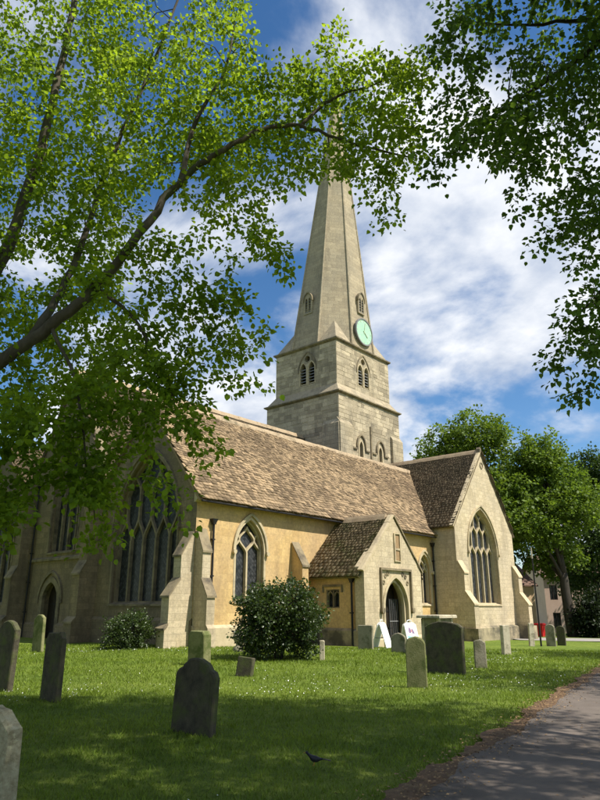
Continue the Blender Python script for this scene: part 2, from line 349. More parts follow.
def grass_ground():
    m, nt, b = mat('lawn_grass')
    n1 = noise(nt, .35, 6, .6); n2 = noise(nt, 3.2, 8, .7); n3 = noise(nt, 55, 4, .8)
    base = mixc(nt, ramp(nt, n1, [(.35, (0, 0, 0)), (.65, (1, 1, 1))]), (.12, .18, .026), (.185, .24, .038))
    base = mixc(nt, 1., base, ramp(nt, n2, [(.3, (.62, .68, .6)), (.7, (1.32, 1.25, 1.3))]), 'MULTIPLY')
    base = mixc(nt, 1., base, ramp(nt, n3, [(.3, (.5, .55, .5)), (.7, (1.45, 1.4, 1.4))]), 'MULTIPLY')
    bare = ramp(nt, noise(nt, .8, 7, .7), [(.66, (0, 0, 0)), (.76, (1, 1, 1))])
    base = mixc(nt, node(nt, 'ShaderNodeMath', {0: bare, 1: .5}, operation='MULTIPLY').outputs[0], base, (.10, .085, .045))
    nt.links.new(base, b.inputs['Base Color']); b.inputs['Roughness'].default_value = .9; b.inputs['Specular IOR Level'].default_value = .15
    nt.links.new(node(nt, 'ShaderNodeBump', {'Height': n3, 'Strength': .8, 'Distance': .05}).outputs[0], b.inputs['Normal'])
    return m
M['lawn'] = grass_ground()
M['grass'] = leaf_mat('grass_blade', (.15, .215, .024), (.22, .30, .025), .35, .4)
M['asphalt'] = rough_mat('worn_asphalt', (.125, .102, .085), (.17, .14, .118), .9, c3=(.085, .07, .058), c3t=(.5, .7), bump=.5, bs=90, rough=.9)
M['pave'] = rough_mat('pale_paving', (.26, .24, .22), (.32, .30, .27), .8, bump=.3, bs=40)
M['soil'] = rough_mat('leaf_litter_soil', (.10, .06, .035), (.19, .115, .06), 7, c3=(.24, .16, .08), c3t=(.56, .64), bump=.9, bs=30)
M['litter'] = rough_mat('fallen_husk', (.20, .12, .055), (.30, .20, .10), 9, island=.5, bump=.1)
M['petal'] = plain('daisy_petal', (.80, .80, .76), .7)
M['render_pink'] = rough_mat('pink_render', (.52, .37, .30), (.58, .43, .35), .8, c3=(.40, .29, .23), bump=.1)
M['render_peach'] = rough_mat('peach_render', (.58, .40, .24), (.64, .46, .29), .8, bump=.1)
M['roof_tile'] = rough_mat('brown_roof_tile', (.13, .085, .065), (.19, .12, .09), 2, bump=.5, bs=8)
M['pane_dark'] = plain('house_pane', (.03, .032, .036), .12, .6)
M['frame_dark'] = plain('dark_window_frame', (.05, .035, .03), .5)
M['red'] = rough_mat('red_enamel', (.42, .015, .02), (.50, .025, .03), 4, rough=.4, bump=.03)
# ------------------------------------------------------------------ ground
def grid_sheet(name, xs, ys, zf, m, kind='structure'):
    V = [(x, y, zf(x, y)) for y in ys for x in xs]; n = len(xs)
    Fc = [(j*n+i, j*n+i+1, (j+1)*n+i+1, (j+1)*n+i) for j in range(len(ys)-1) for i in range(n-1)]
    o = np_mesh(name, V, Fc, m, smooth=True); props(o, kind=kind); return o
def spread(a, b, fine0, fine1, step, far):
    q = list(np.arange(fine0, fine1+.01, step)); s = step; x = fine0
    while x > a: s *= 1.5; x -= s; q.insert(0, max(x, a))
    s = step; x = fine1
    while x < b: s *= 1.5; x += s; q.append(min(x, b))
    return q
def und(x, y): return .035*math.sin(x*.55+1.3)*math.sin(y*.47)+.02*math.sin(x*1.3+y*.9)
def near(x, y): return 1. if x*x+y*y < 60**2 else 0.
def lawn_z(x, y): return gz(x)+und(x, y)*near(x, y)-.03
lawn = grid_sheet('lawn', spread(-1500, 1500, -6, 60, .75, 0), spread(-1500, 1500, -6, 45, .75, 0), lawn_z, M['lawn'])
EDGE = [(-40, 2.4), (-8, 2.9), (2, 3.2), (5.65, 3.53), (7.54, 3.89), (9.76, 4.23), (12.96, 4.89), (19.06, 5.93), (26, 7.2), (36, 8.8), (48, 10.5), (70, 13)]
def edge_y(x): return float(np.interp(x, [e[0] for e in EDGE], [e[1] for e in EDGE]))
def strip(name, lo, hi, dz, m, x0, x1, step, jag=0.):
    xs = np.arange(x0, x1+.01, step); V = []; rows = 6
    for i, x in enumerate(xs):
        a, b = lo(x), hi(x); b += jag*(rng.random()-.5)
        for r in range(rows):
            y = a+(b-a)*r/(rows-1); V.append((x, y, gz(x)+dz))
    Fc = [(i*rows+r, (i+1)*rows+r, (i+1)*rows+r+1, i*rows+r+1) for i in range(len(xs)-1) for r in range(rows-1)]
    return props(np_mesh(name, V, Fc, m), kind='structure')
strip('soil_verge', lambda x: edge_y(x)-.35, lambda x: edge_y(x)+.16+.06*math.sin(x*2.3)+.04*math.sin(x*5.7+1), .042, M['soil'], -30, 60, .10, .10)
strip('path', lambda x: edge_y(x)-4.3, lambda x: edge_y(x)-.10+.05*math.sin(x*1.9)+.03*math.sin(x*4.6), .050, M['asphalt'], -40, 68, .12, .05)
# far paving beyond the churchyard
b0 = MB(); pp = [lf(15, 47, 0), lf(60, 40, 0), lf(70, 52, 0), lf(16, 55, 0)]
b0.add([(p.x, p.y, gz(p.x)+.03) for p in pp], [(0, 1, 2, 3)]); props(b0.build('pavement', M['pave']), kind='structure')

# ------------------------------------------------------------------ church
church = empty('church', (30, 27, 0), 'golden limestone parish church with stone slate roofs, tower and tall spire', 'church')
W3, S3 = Vector((-1, 0, 0)), Vector((0, -1, 0))
UW, US = Vector((0, -1, 0)), Vector((1, 0, 0))      # u directions (left to right seen from outside)
BASE = -1.3
def window(O, u, n, w, z0, zs, za, nl, rec, levels, dress, cx=0., hood=True, label=None, glass_back=None, bw=.10):
    O = Vector(O); poly = arch(w, z0, zs, za, 10, cx)
    inner = arch(w-.10, z0+.05, zs, za-.07, 10, cx)
    win = MB().bar(inner, O, u, n, .16, .26, -rec+.16, closed=True).build('window', dress, church, fix=True)
    if label: win['label'] = label
    wl = w/nl; znet = z0+levels[0]; left = cx-w/2
    for i in range(1, nl):
        x = left+i*wl
        b = MB().bar([(x, z0), (x, znet)], O, u, n, bw, .2, -rec+.13); b.build('mullion', dress, win, fix=True)
    # tracery net
    clip = arch(w-.06, z0, zs, za-.04, 14, cx); tr = MB(); S = [left+i*wl for i in range(nl+1)]; z = znet; ex = 0
    def run(p):
        seg = []
        for q in p:
            if inside(clip, *q): seg.append(q)
            else:
                if len(seg) > 1: tr.bar(seg, O, u, n, bw*.85, .17, -rec+.11+.0007*(len(tr.v) % 7))
                seg = []
        if len(seg) > 1: tr.bar(seg, O, u, n, bw*.85, .17, -rec+.11+.0007*(len(tr.v) % 7))
    for k, h in levels[1:]:
        if k == 'net':
            T = []
            for x in S:
                for sg in (-1, 1):
                    run([(x+sg*wl/2*(t*t*(3-2*t)), z+h*t) for t in [i/10 for i in range(11)]])
                    T.append(round(x+sg*wl/2, 4))
            S = sorted(set(T))
        else:
            for x in S: run([(x, z+h*i/6) for i in range(7)])
        z += h
    if tr.v: tr.build('tracery', dress, win, fix=True)
    # panes, one for each light, and the head
    for i in range(nl):
        a = left+i*wl+.03; c = left+(i+1)*wl-.03
        MB().prism([O+u*q+Vector((0, 0, zz))-n*(rec+.04) for q, zz in ((a, z0+.02), (c, z0+.02), (c, min(znet, zs)), (a, min(znet, zs)))], -n*.03).build('pane', M['glass'], win)
    hp = arch(w-.02, min(znet, zs)+.004, zs, za-.01, 10, cx)
    MB().prism([O+u*q+Vector((0, 0, zz))-n*(rec+.04) for q, zz in hp], -n*.03).build('pane', M['glass'], win)
    sl_ = MB().prism([O+u*(cx-w/2+.002)+Vector((0, 0, z0+.10))-n*rec, O+u*(cx-w/2+.002)+Vector((0, 0, z0-.02))+n*.07, O+u*(cx-w/2+.002)+Vector((0, 0, z0-.10))+n*.07, O+u*(cx-w/2+.002)+Vector((0, 0, z0-.10))-n*rec], u*(w-.004))
    sl_.build('sill', dress, win, fix=True)
    if hood:
        hc = arch_curve(w+.24, zs, za+.20, 12, cx, .05)
        hm = MB().bar(hc, O, u, n, .12, .16, .10); hm.build('hood_mould', dress, win, fix=True)
        oc = arch_curve(w+.02, zs, za+.02, 12, cx, zs-z0-.01)
        MB().bar(oc, O, u, n, .13, .12, .02).build('jamb_moulding', dress, win, fix=True)
        for sg in (-1, 1):
            x = cx+sg*(w/2+.12); p = O+u*x+Vector((0, 0, zs-.13))
            MB().prism([p+u*a+Vector((0, 0, c))-n*.03 for a, c in ((-.09, .09), (-.11, 0), (-.05, -.10), (.05, -.10), (.11, 0), (.09, .09))], n*.2).build('label_stop', dress, win, fix=True)
    return win
def buttress(O, out, width, prof, m, caps=M['dressing_dark']):
    O = Vector(O); out = Vector(out); side = Vector((-out.y, out.x, 0))
    P = [(-.04, BASE)]+prof+[(-.04, prof[-1][1])]
    b = MB().prism([O+out*d+Vector((0, 0, z))-side*width/2 for d, z in P], side*width).build('buttress', m, church, fix=True)
    for (d0, z0), (d1, z1) in zip(prof, prof[1:]):
        if d1 < d0-.12 and z1 > z0+.1:
            q = [(d0+.06, z0-.07), (d0+.06, z0+.02), (d1-.0, z1+.07), (d1-.0, z1-.02)]
            MB().prism([O+out*d+Vector((0, 0, z))-side*(width/2+.05) for d, z in q], side*(width+.1)).build('weathering_stone', caps, b, fix=True)
    return b
def plinth(a, b, n, h, m=M['plinth'], proud=.14):
    a = Vector(a); b = Vector(b); n = Vector(n)
    MB().prism([a+Vector((0, 0, BASE))-n*.05, a+Vector((0, 0, BASE))+n*proud, a+Vector((0, 0, h-.12))+n*proud, a+Vector((0, 0, h))+n*.003, a+Vector((0, 0, h))-n*.05], b-a).build('plinth', m, church, fix=True)
def slates(name, O, u, Lu, v, Lv, e0, e1, m, parent, seed, wmin=.14, wmax=.38, sag=0., keep=None):
    r = np.random.default_rng(seed); u = np.array(u); v = np.array(v); n = np.cross(u, v); n = n/np.linalg.norm(n); O = np.array(O)
    rows = []; s = 0.
    while s < Lv:
        t = s/Lv; e = e0+(e1-e0)*t; x = -r.random()*.2
        while x < Lu:
            w = r.uniform(wmin, wmax)*(1-.35*t); rows.append((x, min(w, Lu-x+.02), s+r.normal(0, .013), e*1.85, r.uniform(.016, .036), r.normal(0, .02), r.normal(0, .012))); x += w
        s += e
    A = np.array(rows); x, w, s, ln, th, tw, tl = A.T
    x = x+.004; w = w-.008
    if keep is not None:
        k = keep(O[None]+u[None]*(x+w/2)[:, None]+v[None]*s[:, None]); x, w, s, ln, th, tw, tl = [q[k] for q in (x, w, s, ln, th, tw, tl)]
    top = np.minimum(s+ln, Lv+.05)
    def pt(xx, ss, hh):
        dip = -sag*np.sin(np.pi*np.clip(xx/Lu, 0, 1))*np.sin(np.pi*np.clip(ss/Lv, 0, 1))+.012*np.sin(xx*1.1+ss*.7)+.012*np.sin(xx*.43-ss*1.3+seed)
        return O+xx[:, None]*u+ss[:, None]*v+(hh+dip)[:, None]*n
    lo = .040+np.abs(tl); hi = .008
    c = [pt(x, s+tw*w, lo), pt(x+w, s-tw*w, lo+tl*.5), pt(x+w, top, hi+0*x), pt(x, top, hi+0*x),
         pt(x, s+tw*w, lo+th), pt(x+w, s-tw*w, lo+th+tl*.5), pt(x+w, top, hi+th*.6), pt(x, top, hi+th*.6)]
    V = np.stack(c, 1).reshape(-1, 3); b = np.arange(len(x))[:, None]*8
    Fc = np.concatenate([b+np.array([4, 5, 6, 7]), b+np.array([0, 1, 5, 4]), b+np.array([1, 2, 6, 5]), b+np.array([3, 0, 4, 7])], 0)
    return props(np_mesh(name, V, Fc, m, parent), kind='stuff')
def roof_slope(name, O, u, Lu, vdir, Lv, m, e0, e1, seed, label=None, sag=0., under=M['wood_dark'], keep=None):
    O = Vector(O); u = Vector(u); v = Vector(vdir).normalized(); n = u.cross(v).normalized()
    Od = O-n*sag*1.05; sb = MB().prism([Od, Od+u*Lu, Od+u*Lu+v*Lv, Od+v*Lv], -n*.10).build(name, m, church, fix=True)
    if label: sb['label'] = label
    slates('slates', O-v*.06, u, Lu, v, Lv+.04, e0, e1, m, sb, seed, sag=sag, keep=keep); return sb
def ridge_tiles(a, b, step, m, w=.2, parent=None, rise=.13, sag=0.):
    a = Vector(a); b = Vector(b); d = (b-a); L = d.length; d.normalize(); sd = Vector((-d.y, d.x, 0)); n = int(L/step)
    q = [(-w, -.20), (-w*.55, rise*.45-.06), (-.03, rise), (.03, rise), (w*.55, rise*.45-.06), (w, -.20)]
    me = MB().prism([sd*x+Vector((0, 0, z)) for x, z in q], d*(step*.985)); src = me.build('ridge_tile', m, None, fix=True); data = src.data
    bpy.data.objects.remove(src)
    for i in range(n):
        p = a+d*(step*i)+Vector((0, 0, random.uniform(-.012, .012)-sag*math.sin(math.pi*i/n)))
        o = mesh_obj('ridge_tile', data, church); o.location = p; o.rotation_euler = (0, 0, random.uniform(-.012, .012))
def coping(a, b, n_out, count, m, w=.34, th=.09, drop=.0):      # stones laid up a gable rake
    a = Vector(a); b = Vector(b); d = b-a; step = d.length/count; d.normalize(); n_out = Vector(n_out)
    up = n_out.cross(d); up = up if up.z > 0 else -up
    for i in range(count):
        j = random.uniform(-.008, .008); p = a+d*(step*i+.004)+up*j
        MB().prism([p+n_out*.07, p+n_out*.07+up*th*.7, p+n_out*(.07-w*.3)+up*th, p+n_out*(.07-w)+up*th, p+n_out*(.07-w)], d*(step-.008)).build('coping_stone', m, church, fix=True)

# --- dimensions
AX0, AX1, AY0, AY1, AE, AR = 19.2, 40.4, 22.5, 30.4, 6.75, 11.7; AYC = 26.45
NY0, NY1, NYC, NE, NR = 30.4, 37.6, 34.0, 8.9, 15.0
BY0, BY1, BYC = 37.6, 45.5, 41.55
TX0, TX1, TXC, TY, TE, TR = 40.2, 49.6, 45.15, 20.7, 7.0, 12.65
CXT, CYT = 44.8, 34.25; HX, HY, HX2, HY2 = 4.55, 4.0, 4.0, 3.45; ZS1, ZS2, ZAP = 18.45, 23.45, 56.0; LEAN = (.55, -.65)
def gable(y0, y1, eave, ridge, yc): return [(y0, BASE), (y1, BASE), (y1, eave), (yc, ridge), (y0, eave)]

# --- south aisle, west wall (seen from the west u runs north to south: u = -y)
def wu(y): return -y
wA = dict(w=5.0, z0=1.75, zs=5.2, za=9.1, cx=wu(26.25))
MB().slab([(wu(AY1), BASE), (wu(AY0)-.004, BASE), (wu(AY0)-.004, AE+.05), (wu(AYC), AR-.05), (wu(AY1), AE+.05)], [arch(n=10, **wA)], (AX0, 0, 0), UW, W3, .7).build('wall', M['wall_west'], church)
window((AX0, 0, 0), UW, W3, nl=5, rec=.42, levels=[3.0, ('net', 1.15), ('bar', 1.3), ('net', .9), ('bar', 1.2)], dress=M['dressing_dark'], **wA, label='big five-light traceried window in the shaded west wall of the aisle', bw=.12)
plinth((AX0, AY1, 0), (AX0, AY0, 0), W3, 1.15, M['wall_west'])
# --- south aisle, south wall
w1 = dict(w=2.0, z0=1.85, zs=4.2, za=5.7, cx=22.65); w2 = dict(w=1.5, z0=1.75, zs=3.9, za=5.0, cx=39.1)
MB().slab([(AX0+.003, BASE), (AX1, BASE), (AX1, AE-.05), (AX0+.003, AE-.05)], [arch(n=10, **w1), arch(n=10, **w2)], (0, AY0, 0), US, S3, .7).build('wall', M['wall_gold'], church)
window((0, AY0, 0), US, S3, nl=2, rec=.34, levels=[2.25, ('net', .62), ('net', .62)], dress=M['dressing'], **w1, label='two-light pointed window in the sunlit aisle wall behind the shrub')
window((0, AY0, 0), US, S3, nl=2, rec=.34, levels=[1.9, ('net', .5), ('net', .5)], dress=M['dressing'], **w2, label='two-light pointed window between porch and transept')
plinth((AX0, AY0, 0), (AX1, AY0, 0), S3, .85, M['dressing'])
# inner darkness behind the glass
MB().box((AX0+.75, AY0+.75, BASE), (AX1, NY1-.8, AE-.6)).build('interior', M['void'], church)
vS = Vector((0, AYC-AY0, AR-AE)); LvA = vS.length; vSn = vS.normalized(); oh = .74
roof_slope('aisle_roof', Vector((AX0-.16, AY0, AE))-vSn*oh+Vector((0, 0, .10)), US, AX1+4.3-AX0, vS, LvA+oh, M['slate_tan'], .22, .125, 3, 'long tan stone slate roof of the south aisle', sag=.10,
           keep=lambda P: P[:, 0] < np.maximum(TX0+.6, TX0+(P[:, 2]-TE)/((TR-TE)/(TXC-TX0))+.5))
vN = Vector((0, -(AY1-AYC), AR-AE)); roof_slope('aisle_roof', Vector((AX1+4.3-.16, AY1, AE+.1)), -US, AX1+4.3-AX0, vN, LvA, M['slate_brown'], .3, .2, 4)
ridge_tiles((AX0-.14, AYC, AR+.16), (TXC-.6, AYC, AR+.16), .47, M['ridge'], sag=.06)
coping((AX0, AY0-.28, AE-.34), (AX0, AYC, AR+.04), W3, 13, M['dressing_dark'], w=.24, th=.07)
coping((AX0, AY1, AE+.02), (AX0, AYC, AR+.04), W3, 12, M['dressing_dark'], w=.24, th=.07)
MB().tube([(AX0-.1, AY0-.44, AE-.60), (32.8, AY0-.44, AE-.63), (TX0-.1, AY0-.44, AE-.65)], .05, 8).build('gutter', M['iron'], church)
MB().prism([(AX0-.14, AY0+.05, AE-.05), (AX0-.14, AY0-.24, AE-.10), (AX0-.14, AY0-.24, AE-.42), (AX0-.14, AY0-.05, AE-.62), (AX0-.14, AY0+.05, AE-.62)], (.34, 0, 0)).build('kneeler', M['dressing'], church, fix=True)
# angle buttresses at the south-west corner
buttress((AX0, AY0+.26, 0), W3, .5, [(1.42, BASE), (1.42, .75), (1.26, .9), (1.26, 2.05), (.72, 2.75), (.72, 3.75), (.12, 4.75)], M['wall_buff'])
buttress((AX0+.27, AY0, 0), S3, .46, [(1.0, BASE), (1.0, .75), (.88, .9), (.88, 2.05), (.5, 2.75), (.5, 3.95), (.10, 4.9)], M['wall_buff'])
buttress((25.9, AY0, 0), S3, .48, [(.85, BASE), (.85, .8), (.74, .9), (.74, 3.6), (.06, 4.75)], M['wall_gold'])
buttress((36.4, AY0, 0), S3, .55, [(.95, BASE), (.95, .8), (.84, .9), (.84, 3.55), (.06, 4.75)], M['wall_gold'])
buttress((AX0, AY1-.1, 0), W3, .7, [(1.2, BASE), (1.2, .9), (1.0, 1.1), (1.0, 3.2), (.7, 3.8), (.7, 7.6), (.1, 8.7)], M['wall_west'])
# --- nave west wall
wN = dict(w=3.0, z0=4.5, zs=8.6, za=10.9, cx=wu(33.75)); dN = dict(w=1.75, z0=BASE+.9, zs=1.9, za=3.0, cx=wu(34.35))
dNh = dict(dN); 
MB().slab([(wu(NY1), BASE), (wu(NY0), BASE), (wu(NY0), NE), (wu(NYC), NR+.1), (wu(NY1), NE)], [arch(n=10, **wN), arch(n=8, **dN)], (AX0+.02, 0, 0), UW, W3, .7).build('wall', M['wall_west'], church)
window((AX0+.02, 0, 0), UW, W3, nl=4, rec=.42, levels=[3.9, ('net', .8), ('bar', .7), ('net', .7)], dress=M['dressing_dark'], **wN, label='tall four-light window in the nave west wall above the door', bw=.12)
plinth((AX0+.02, NY1, 0), (AX0+.02, 35.4, 0), W3, .8, M['wall_west']); plinth((AX0+.02, 33.3, 0), (AX0+.02, NY0, 0), W3, .8, M['wall_west'])
MB().prism([(AX0+.03, NY1, 4.05), (AX0-.10, NY1, 4.05), (AX0-.10, NY1, 4.17), (AX0+.03, NY1, 4.27)], (0, NY0-NY1, 0)).build('string_course', M['dressing_dark'], church, fix=True)
nd_ = MB().bar(arch_curve(1.85, 1.9, 3.05, 10, dN['cx'], 2.6), (AX0+.02, 0, 0), UW, W3, .3, .2, .06).build('door_surround', M['dressing_dark'], church, fix=True)
MB().bar(arch_curve(2.45, 1.9, 3.45, 10, dN['cx'], .1), (AX0+.02, 0, 0), UW, W3, .14, .14, .1).build('hood_mould', M['dressing_dark'], nd_, fix=True)
def door(O, u, n, w, z0, zs, za, cx, rec, npl, m):
    O = Vector(O); poly = arch(w-.02, z0, zs, za-.01, 10, cx)
    d = MB().prism([O+u*a+Vector((0, 0, z))-n*(rec+.05) for a, z in poly], -n*.06).build('door', M['wood_dark'], church, fix=True)
    h = za-zs; Rr = ((w/2)**2+h*h)/w
    for i in range(npl):
        a = cx-w/2+.02+i*(w-.04)/npl; c = a+(w-.04)/npl-.014
        def zt(x): x = abs(x-cx); return zs+math.sqrt(max(0, Rr*Rr-(x-(w/2-Rr))**2))-.03
        MB().prism([O+u*q+Vector((0, 0, z))-n*rec for q, z in ((a, z0), (c, z0), (c, zt(c)), ((a+c)/2, zt((a+c)/2)), (a, zt(a)))], -n*.05).build('plank', m, d, fix=True)
    for zz in (z0+.5+max(0, -z0-.2), zs-.15):
        MB().bar([(cx-w/2+.05, zz), (cx-.06, zz)], O, u, n, .07, .02, -rec+.02).build('hinge', M['iron'], d, fix=True)
        MB().bar([(cx+.06, zz), (cx+w/2-.05, zz)], O, u, n, .07, .02, -rec+.02).build('hinge', M['iron'], d, fix=True)
    return d
door((AX0+.02, 0, 0), UW, W3, cx=dN['cx'], w=1.75, z0=BASE+.9, zs=1.9, za=3.0, rec=.42, npl=8, m=M['wood_dark'])
buttress((AX0+.02, NY1-.2, 0), W3, .7, [(1.2, BASE), (1.2, .9), (1.0, 1.1), (1.0, 3.2), (.7, 3.8), (.7, 7.9), (.1, 9.0)], M['wall_west'])
vn = Vector((0, NYC-NY0, NR-NE)); roof_slope('nave_roof', (AX0-.1, NY0, NE+.1), US, 21.5, vn, vn.length, M['slate_brown'], .28, .17, 5, 'dark stone slate roof of the nave rising behind the aisle ridge')
vn2 = Vector((0, NYC-NY1, NR-NE)); roof_slope('nave_roof', (AX0-.1+21.5, NY1, NE+.1), -US, 21.5, vn2, vn2.length, M['slate_brown'], .35, .25, 6)
ridge_tiles((AX0-.1, NYC, NR+.16), (CXT-HX+.1, NYC, NR+.16), .5, M['ridge'])
coping((AX0+.02, NY0, NE+.05), (AX0+.02, NYC, NR+.1), W3, 11, M['dressing_dark'], w=.4, th=.12); coping((AX0+.02, NY1, NE+.05), (AX0+.02, NYC, NR+.1), W3, 11, M['dressing_dark'], w=.4, th=.12)
# --- north aisle (mostly out of view)
wB = dict(w=4.6, z0=1.75, zs=5.2, za=9.0, cx=wu(41.6))
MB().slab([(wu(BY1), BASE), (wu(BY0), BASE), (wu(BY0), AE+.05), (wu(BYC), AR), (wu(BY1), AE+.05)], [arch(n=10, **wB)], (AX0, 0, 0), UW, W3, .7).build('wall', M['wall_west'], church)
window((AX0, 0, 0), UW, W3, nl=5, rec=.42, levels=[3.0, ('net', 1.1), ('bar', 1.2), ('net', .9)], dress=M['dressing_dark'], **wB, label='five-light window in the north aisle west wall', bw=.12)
MB().box((AX0+.75, BY0+.2, BASE), (AX0+6, BY1-.3, AE-.3)).build('interior', M['void'], church)
vb = Vector((0, BYC-BY0, AR-AE)); roof_slope('aisle_roof', (AX0-.1, BY0, AE+.1), US, 21, vb, vb.length, M['slate_brown'], .35, .25, 8)
vb2 = Vector((0, BYC-BY1, AR-AE)); roof_slope('aisle_roof', (AX0-.1+21, BY1, AE+.1), -US, 21, vb2, vb2.length, M['slate_brown'], .35, .25, 9)
# --- transept
wT = dict(w=4.6, z0=1.75, zs=5.3, za=8.4, cx=44.35)
MB().slab([(TX0, BASE), (TX1, BASE), (TX1, TE), (TXC, TR), (TX0, TE)], [arch(n=11, **wT)], (0, TY, 0), US, S3, .8).build('wall', M['wall_buff'], church)
window((0, TY, 0), US, S3, nl=5, rec=.5, levels=[3.35, ('net', .7), ('bar', .75), ('net', .65), ('bar', .35), ('net', .6)], dress=M['dressing'], **wT, label='large five-light traceried window in the sunlit transept gable')
MB().slab([(wu(30.3), BASE), (wu(TY)-.81, BASE), (wu(TY)-.81, TE-.04), (wu(30.3), TE-.04)], [], (TX0+.003, 0, 0), UW, W3, .7).build('wall', M['wall_buff'], church)
MB().slab([(TY+.81, BASE), (30.3, BASE), (30.3, TE-.04), (TY+.81, TE-.04)], [], (TX1-.003, 0, 0), Vector((0, 1, 0)), Vector((1, 0, 0)), .7).build('wall', M['wall_buff'], church)
MB().box((TX0+.8, TY+.85, BASE), (TX1-.8, AY0-.1, TE+1)).build('interior', M['void'], church)
plinth((TX0, TY, 0), (TX1, TY, 0), S3, .35, M['plinth'], .22); plinth((TX0, AY0, 0), (TX0, TY-.2, 0), W3, .35, M['plinth'], .22)
vt = Vector((TXC-TX0, 0, TR-TE)); vtn = vt.normalized(); oh = .42
roof_slope('transept_roof', Vector((TX0, 30.4, TE+.08))-vtn*oh, -Vector((0, 1, 0)), 30.4-TY+.05, vt, vt.length+oh, M['slate_brown'], .27, .16, 11, 'dark brown stone slate roof of the transept', sag=.05)
vt2 = Vector((TXC-TX1, 0, TR-TE)); roof_slope('transept_roof', Vector((TX1, TY-.05, TE+.08))-vt2.normalized()*oh, Vector((0, 1, 0)), 30.4-TY+.05, vt2, vt2.length+oh, M['slate_brown'], .3, .2, 12)
ridge_tiles((TXC, 30.2, TR+.17), (TXC, TY, TR+.17), .47, M['ridge'])
coping((TX0-.25, TY, TE-.27), (TXC, TY, TR+.08), S3, 13, M['dressing'], w=.3, th=.10); coping((TX1+.25, TY, TE-.27), (TXC, TY, TR+.08), S3, 13, M['dressing_dark'], w=.3, th=.10)
MB().prism([(TXC-.16, TY-.07, TR+.05), (TXC+.16, TY-.07, TR+.05), (TXC+.12, TY-.07, TR+.32), (TXC, TY-.07, TR+.46), (TXC-.12, TY-.07, TR+.32)], (0, .3, 0)).build('finial', M['dressing_dark'], church, fix=True)
MB().bar([(TXC+.22*math.cos(t*math.pi/6), TR-.95+.22*math.sin(t*math.pi/6)) for t in range(12)], (0, TY, 0), US, S3, .09, .08, .05, closed=True).build('roundel', M['dressing_dark'], church, fix=True)
prT = [(1.05, BASE), (1.05, 1.35), (.42, 2.3), (.42, 3.5), (.05, 4.45)]
for bx in (TX0+.32, TX1-.32):
    b = buttress((bx, TY, 0), S3, .62, [(1.0, BASE), (1.0, 1.75), (.45, 2.55), (.45, 3.75), (.05, 4.5)], M['wall_buff'], M['dressing'])
    MB().box((bx-.42, TY-1.2, BASE), (bx+.42, TY-.1, .28)).build('plinth_block', M['plinth'], b)
buttress((TX1, TY+.4, 0), -W3, .62, [(1.0, BASE), (1.0, 1.75), (.45, 2.55), (.45, 3.75), (.05, 4.5)], M['wall_buff'])
# --- porch
PX0, PX1, PXC, PY, PE, PR = 26.8, 32.2, 29.65, 18.8, 3.25, 6.1
dP = dict(w=2.25, z0=BASE+.2, zs=1.55, za=3.05, cx=29.62)
MB().slab([(PX0, BASE), (PX1, BASE), (PX1, PE+.25), (PXC, PR), (PX0, PE+.25)], [arch(n=10, **dP)], (0, PY, 0), US, S3, .55).build('wall', M['wall_buff'], church)
pw = [(wu(21.25), 1.55), (wu(20.4), 1.55), (wu(20.4), 2.45), (wu(21.25), 2.45)]
MB().slab([(wu(AY0), BASE), (wu(PY)-.56, BASE), (wu(PY)-.56, PE), (wu(AY0), PE)], [pw], (PX0+.12, 0, 0), UW, W3, .5).build('wall', M['wall_gold'], church)
MB().slab([(PY+.56, BASE), (AY0, BASE), (AY0, PE), (PY+.56, PE)], [], (PX1-.12, 0, 0), Vector((0, 1, 0)), Vector((1, 0, 0)), .5).build('wall', M['wall_gold'], church)
win = MB().bar([(q[0], q[1]) for q in pw], (PX0+.12, 0, 0), UW, W3, .16, .2, -.03, closed=True).build('window', M['dressing_dark'], church, fix=True); win['label'] = 'small square two-light window in the porch side wall'
MB().bar([(wu(20.825), 1.6), (wu(20.825), 2.4)], (PX0+.12, 0, 0), UW, W3, .09, .16, -.05).build('mullion', M['dressing_dark'], win, fix=True)
for c in (21.04, 20.61):
    MB().prism([Vector((PX0+.12+.27, y, z)) for y, z in ((c-.19, 1.62), (c+.19, 1.62), (c+.19, 2.4), (c-.19, 2.4))], (.03, 0, 0)).build('pane', M['glass'], win)
    MB().bar([(wu(c)-.19, 2.12), (wu(c)-.10, 2.28), (wu(c), 2.36), (wu(c)+.10, 2.28), (wu(c)+.19, 2.12)], (PX0+.12, 0, 0), UW, W3, .07, .12, -.08).build('tracery', M['dressing_dark'], win, fix=True)
MB().bar([(wu(21.42), 2.3), (wu(21.42), 2.62), (wu(20.23), 2.62), (wu(20.23), 2.3)], (PX0+.12, 0, 0), UW, W3, .10, .12, .08).build('hood_mould', M['dressing_dark'], win, fix=True)
plinth((PX0+.12, AY0, 0), (PX0+.12, PY, 0), W3, .62); plinth((PX0, PY, 0), (28.2, PY, 0), S3, .2, M['dressing'], .10); plinth((31.05, PY, 0), (PX1, PY, 0), S3, .2, M['dressing'], .10)
ds = MB().bar(arch_curve(2.35, 1.55, 3.12, 12, dP['cx'], 2.4), (0, PY, 0), US, S3, .16, .16, .05).build('door_surround', M['dressing'], church, fix=True); ds['label'] = 'moulded pointed arch of the porch doorway under a square label'
MB().bar(arch_curve(2.02, 1.55, 2.90, 12, dP['cx'], 2.4), (0, PY, 0), US, S3, .14, .16, -.12).build('inner_order', M['dressing'], ds, fix=True)
MB().bar([(dP['cx']-1.42, 1.5), (dP['cx']-1.42, 3.45), (dP['cx']+1.42, 3.45), (dP['cx']+1.42, 1.5)], (0, PY, 0), US, S3, .13, .14, .12).build('label_mould', M['dressing_dark'], ds, fix=True)
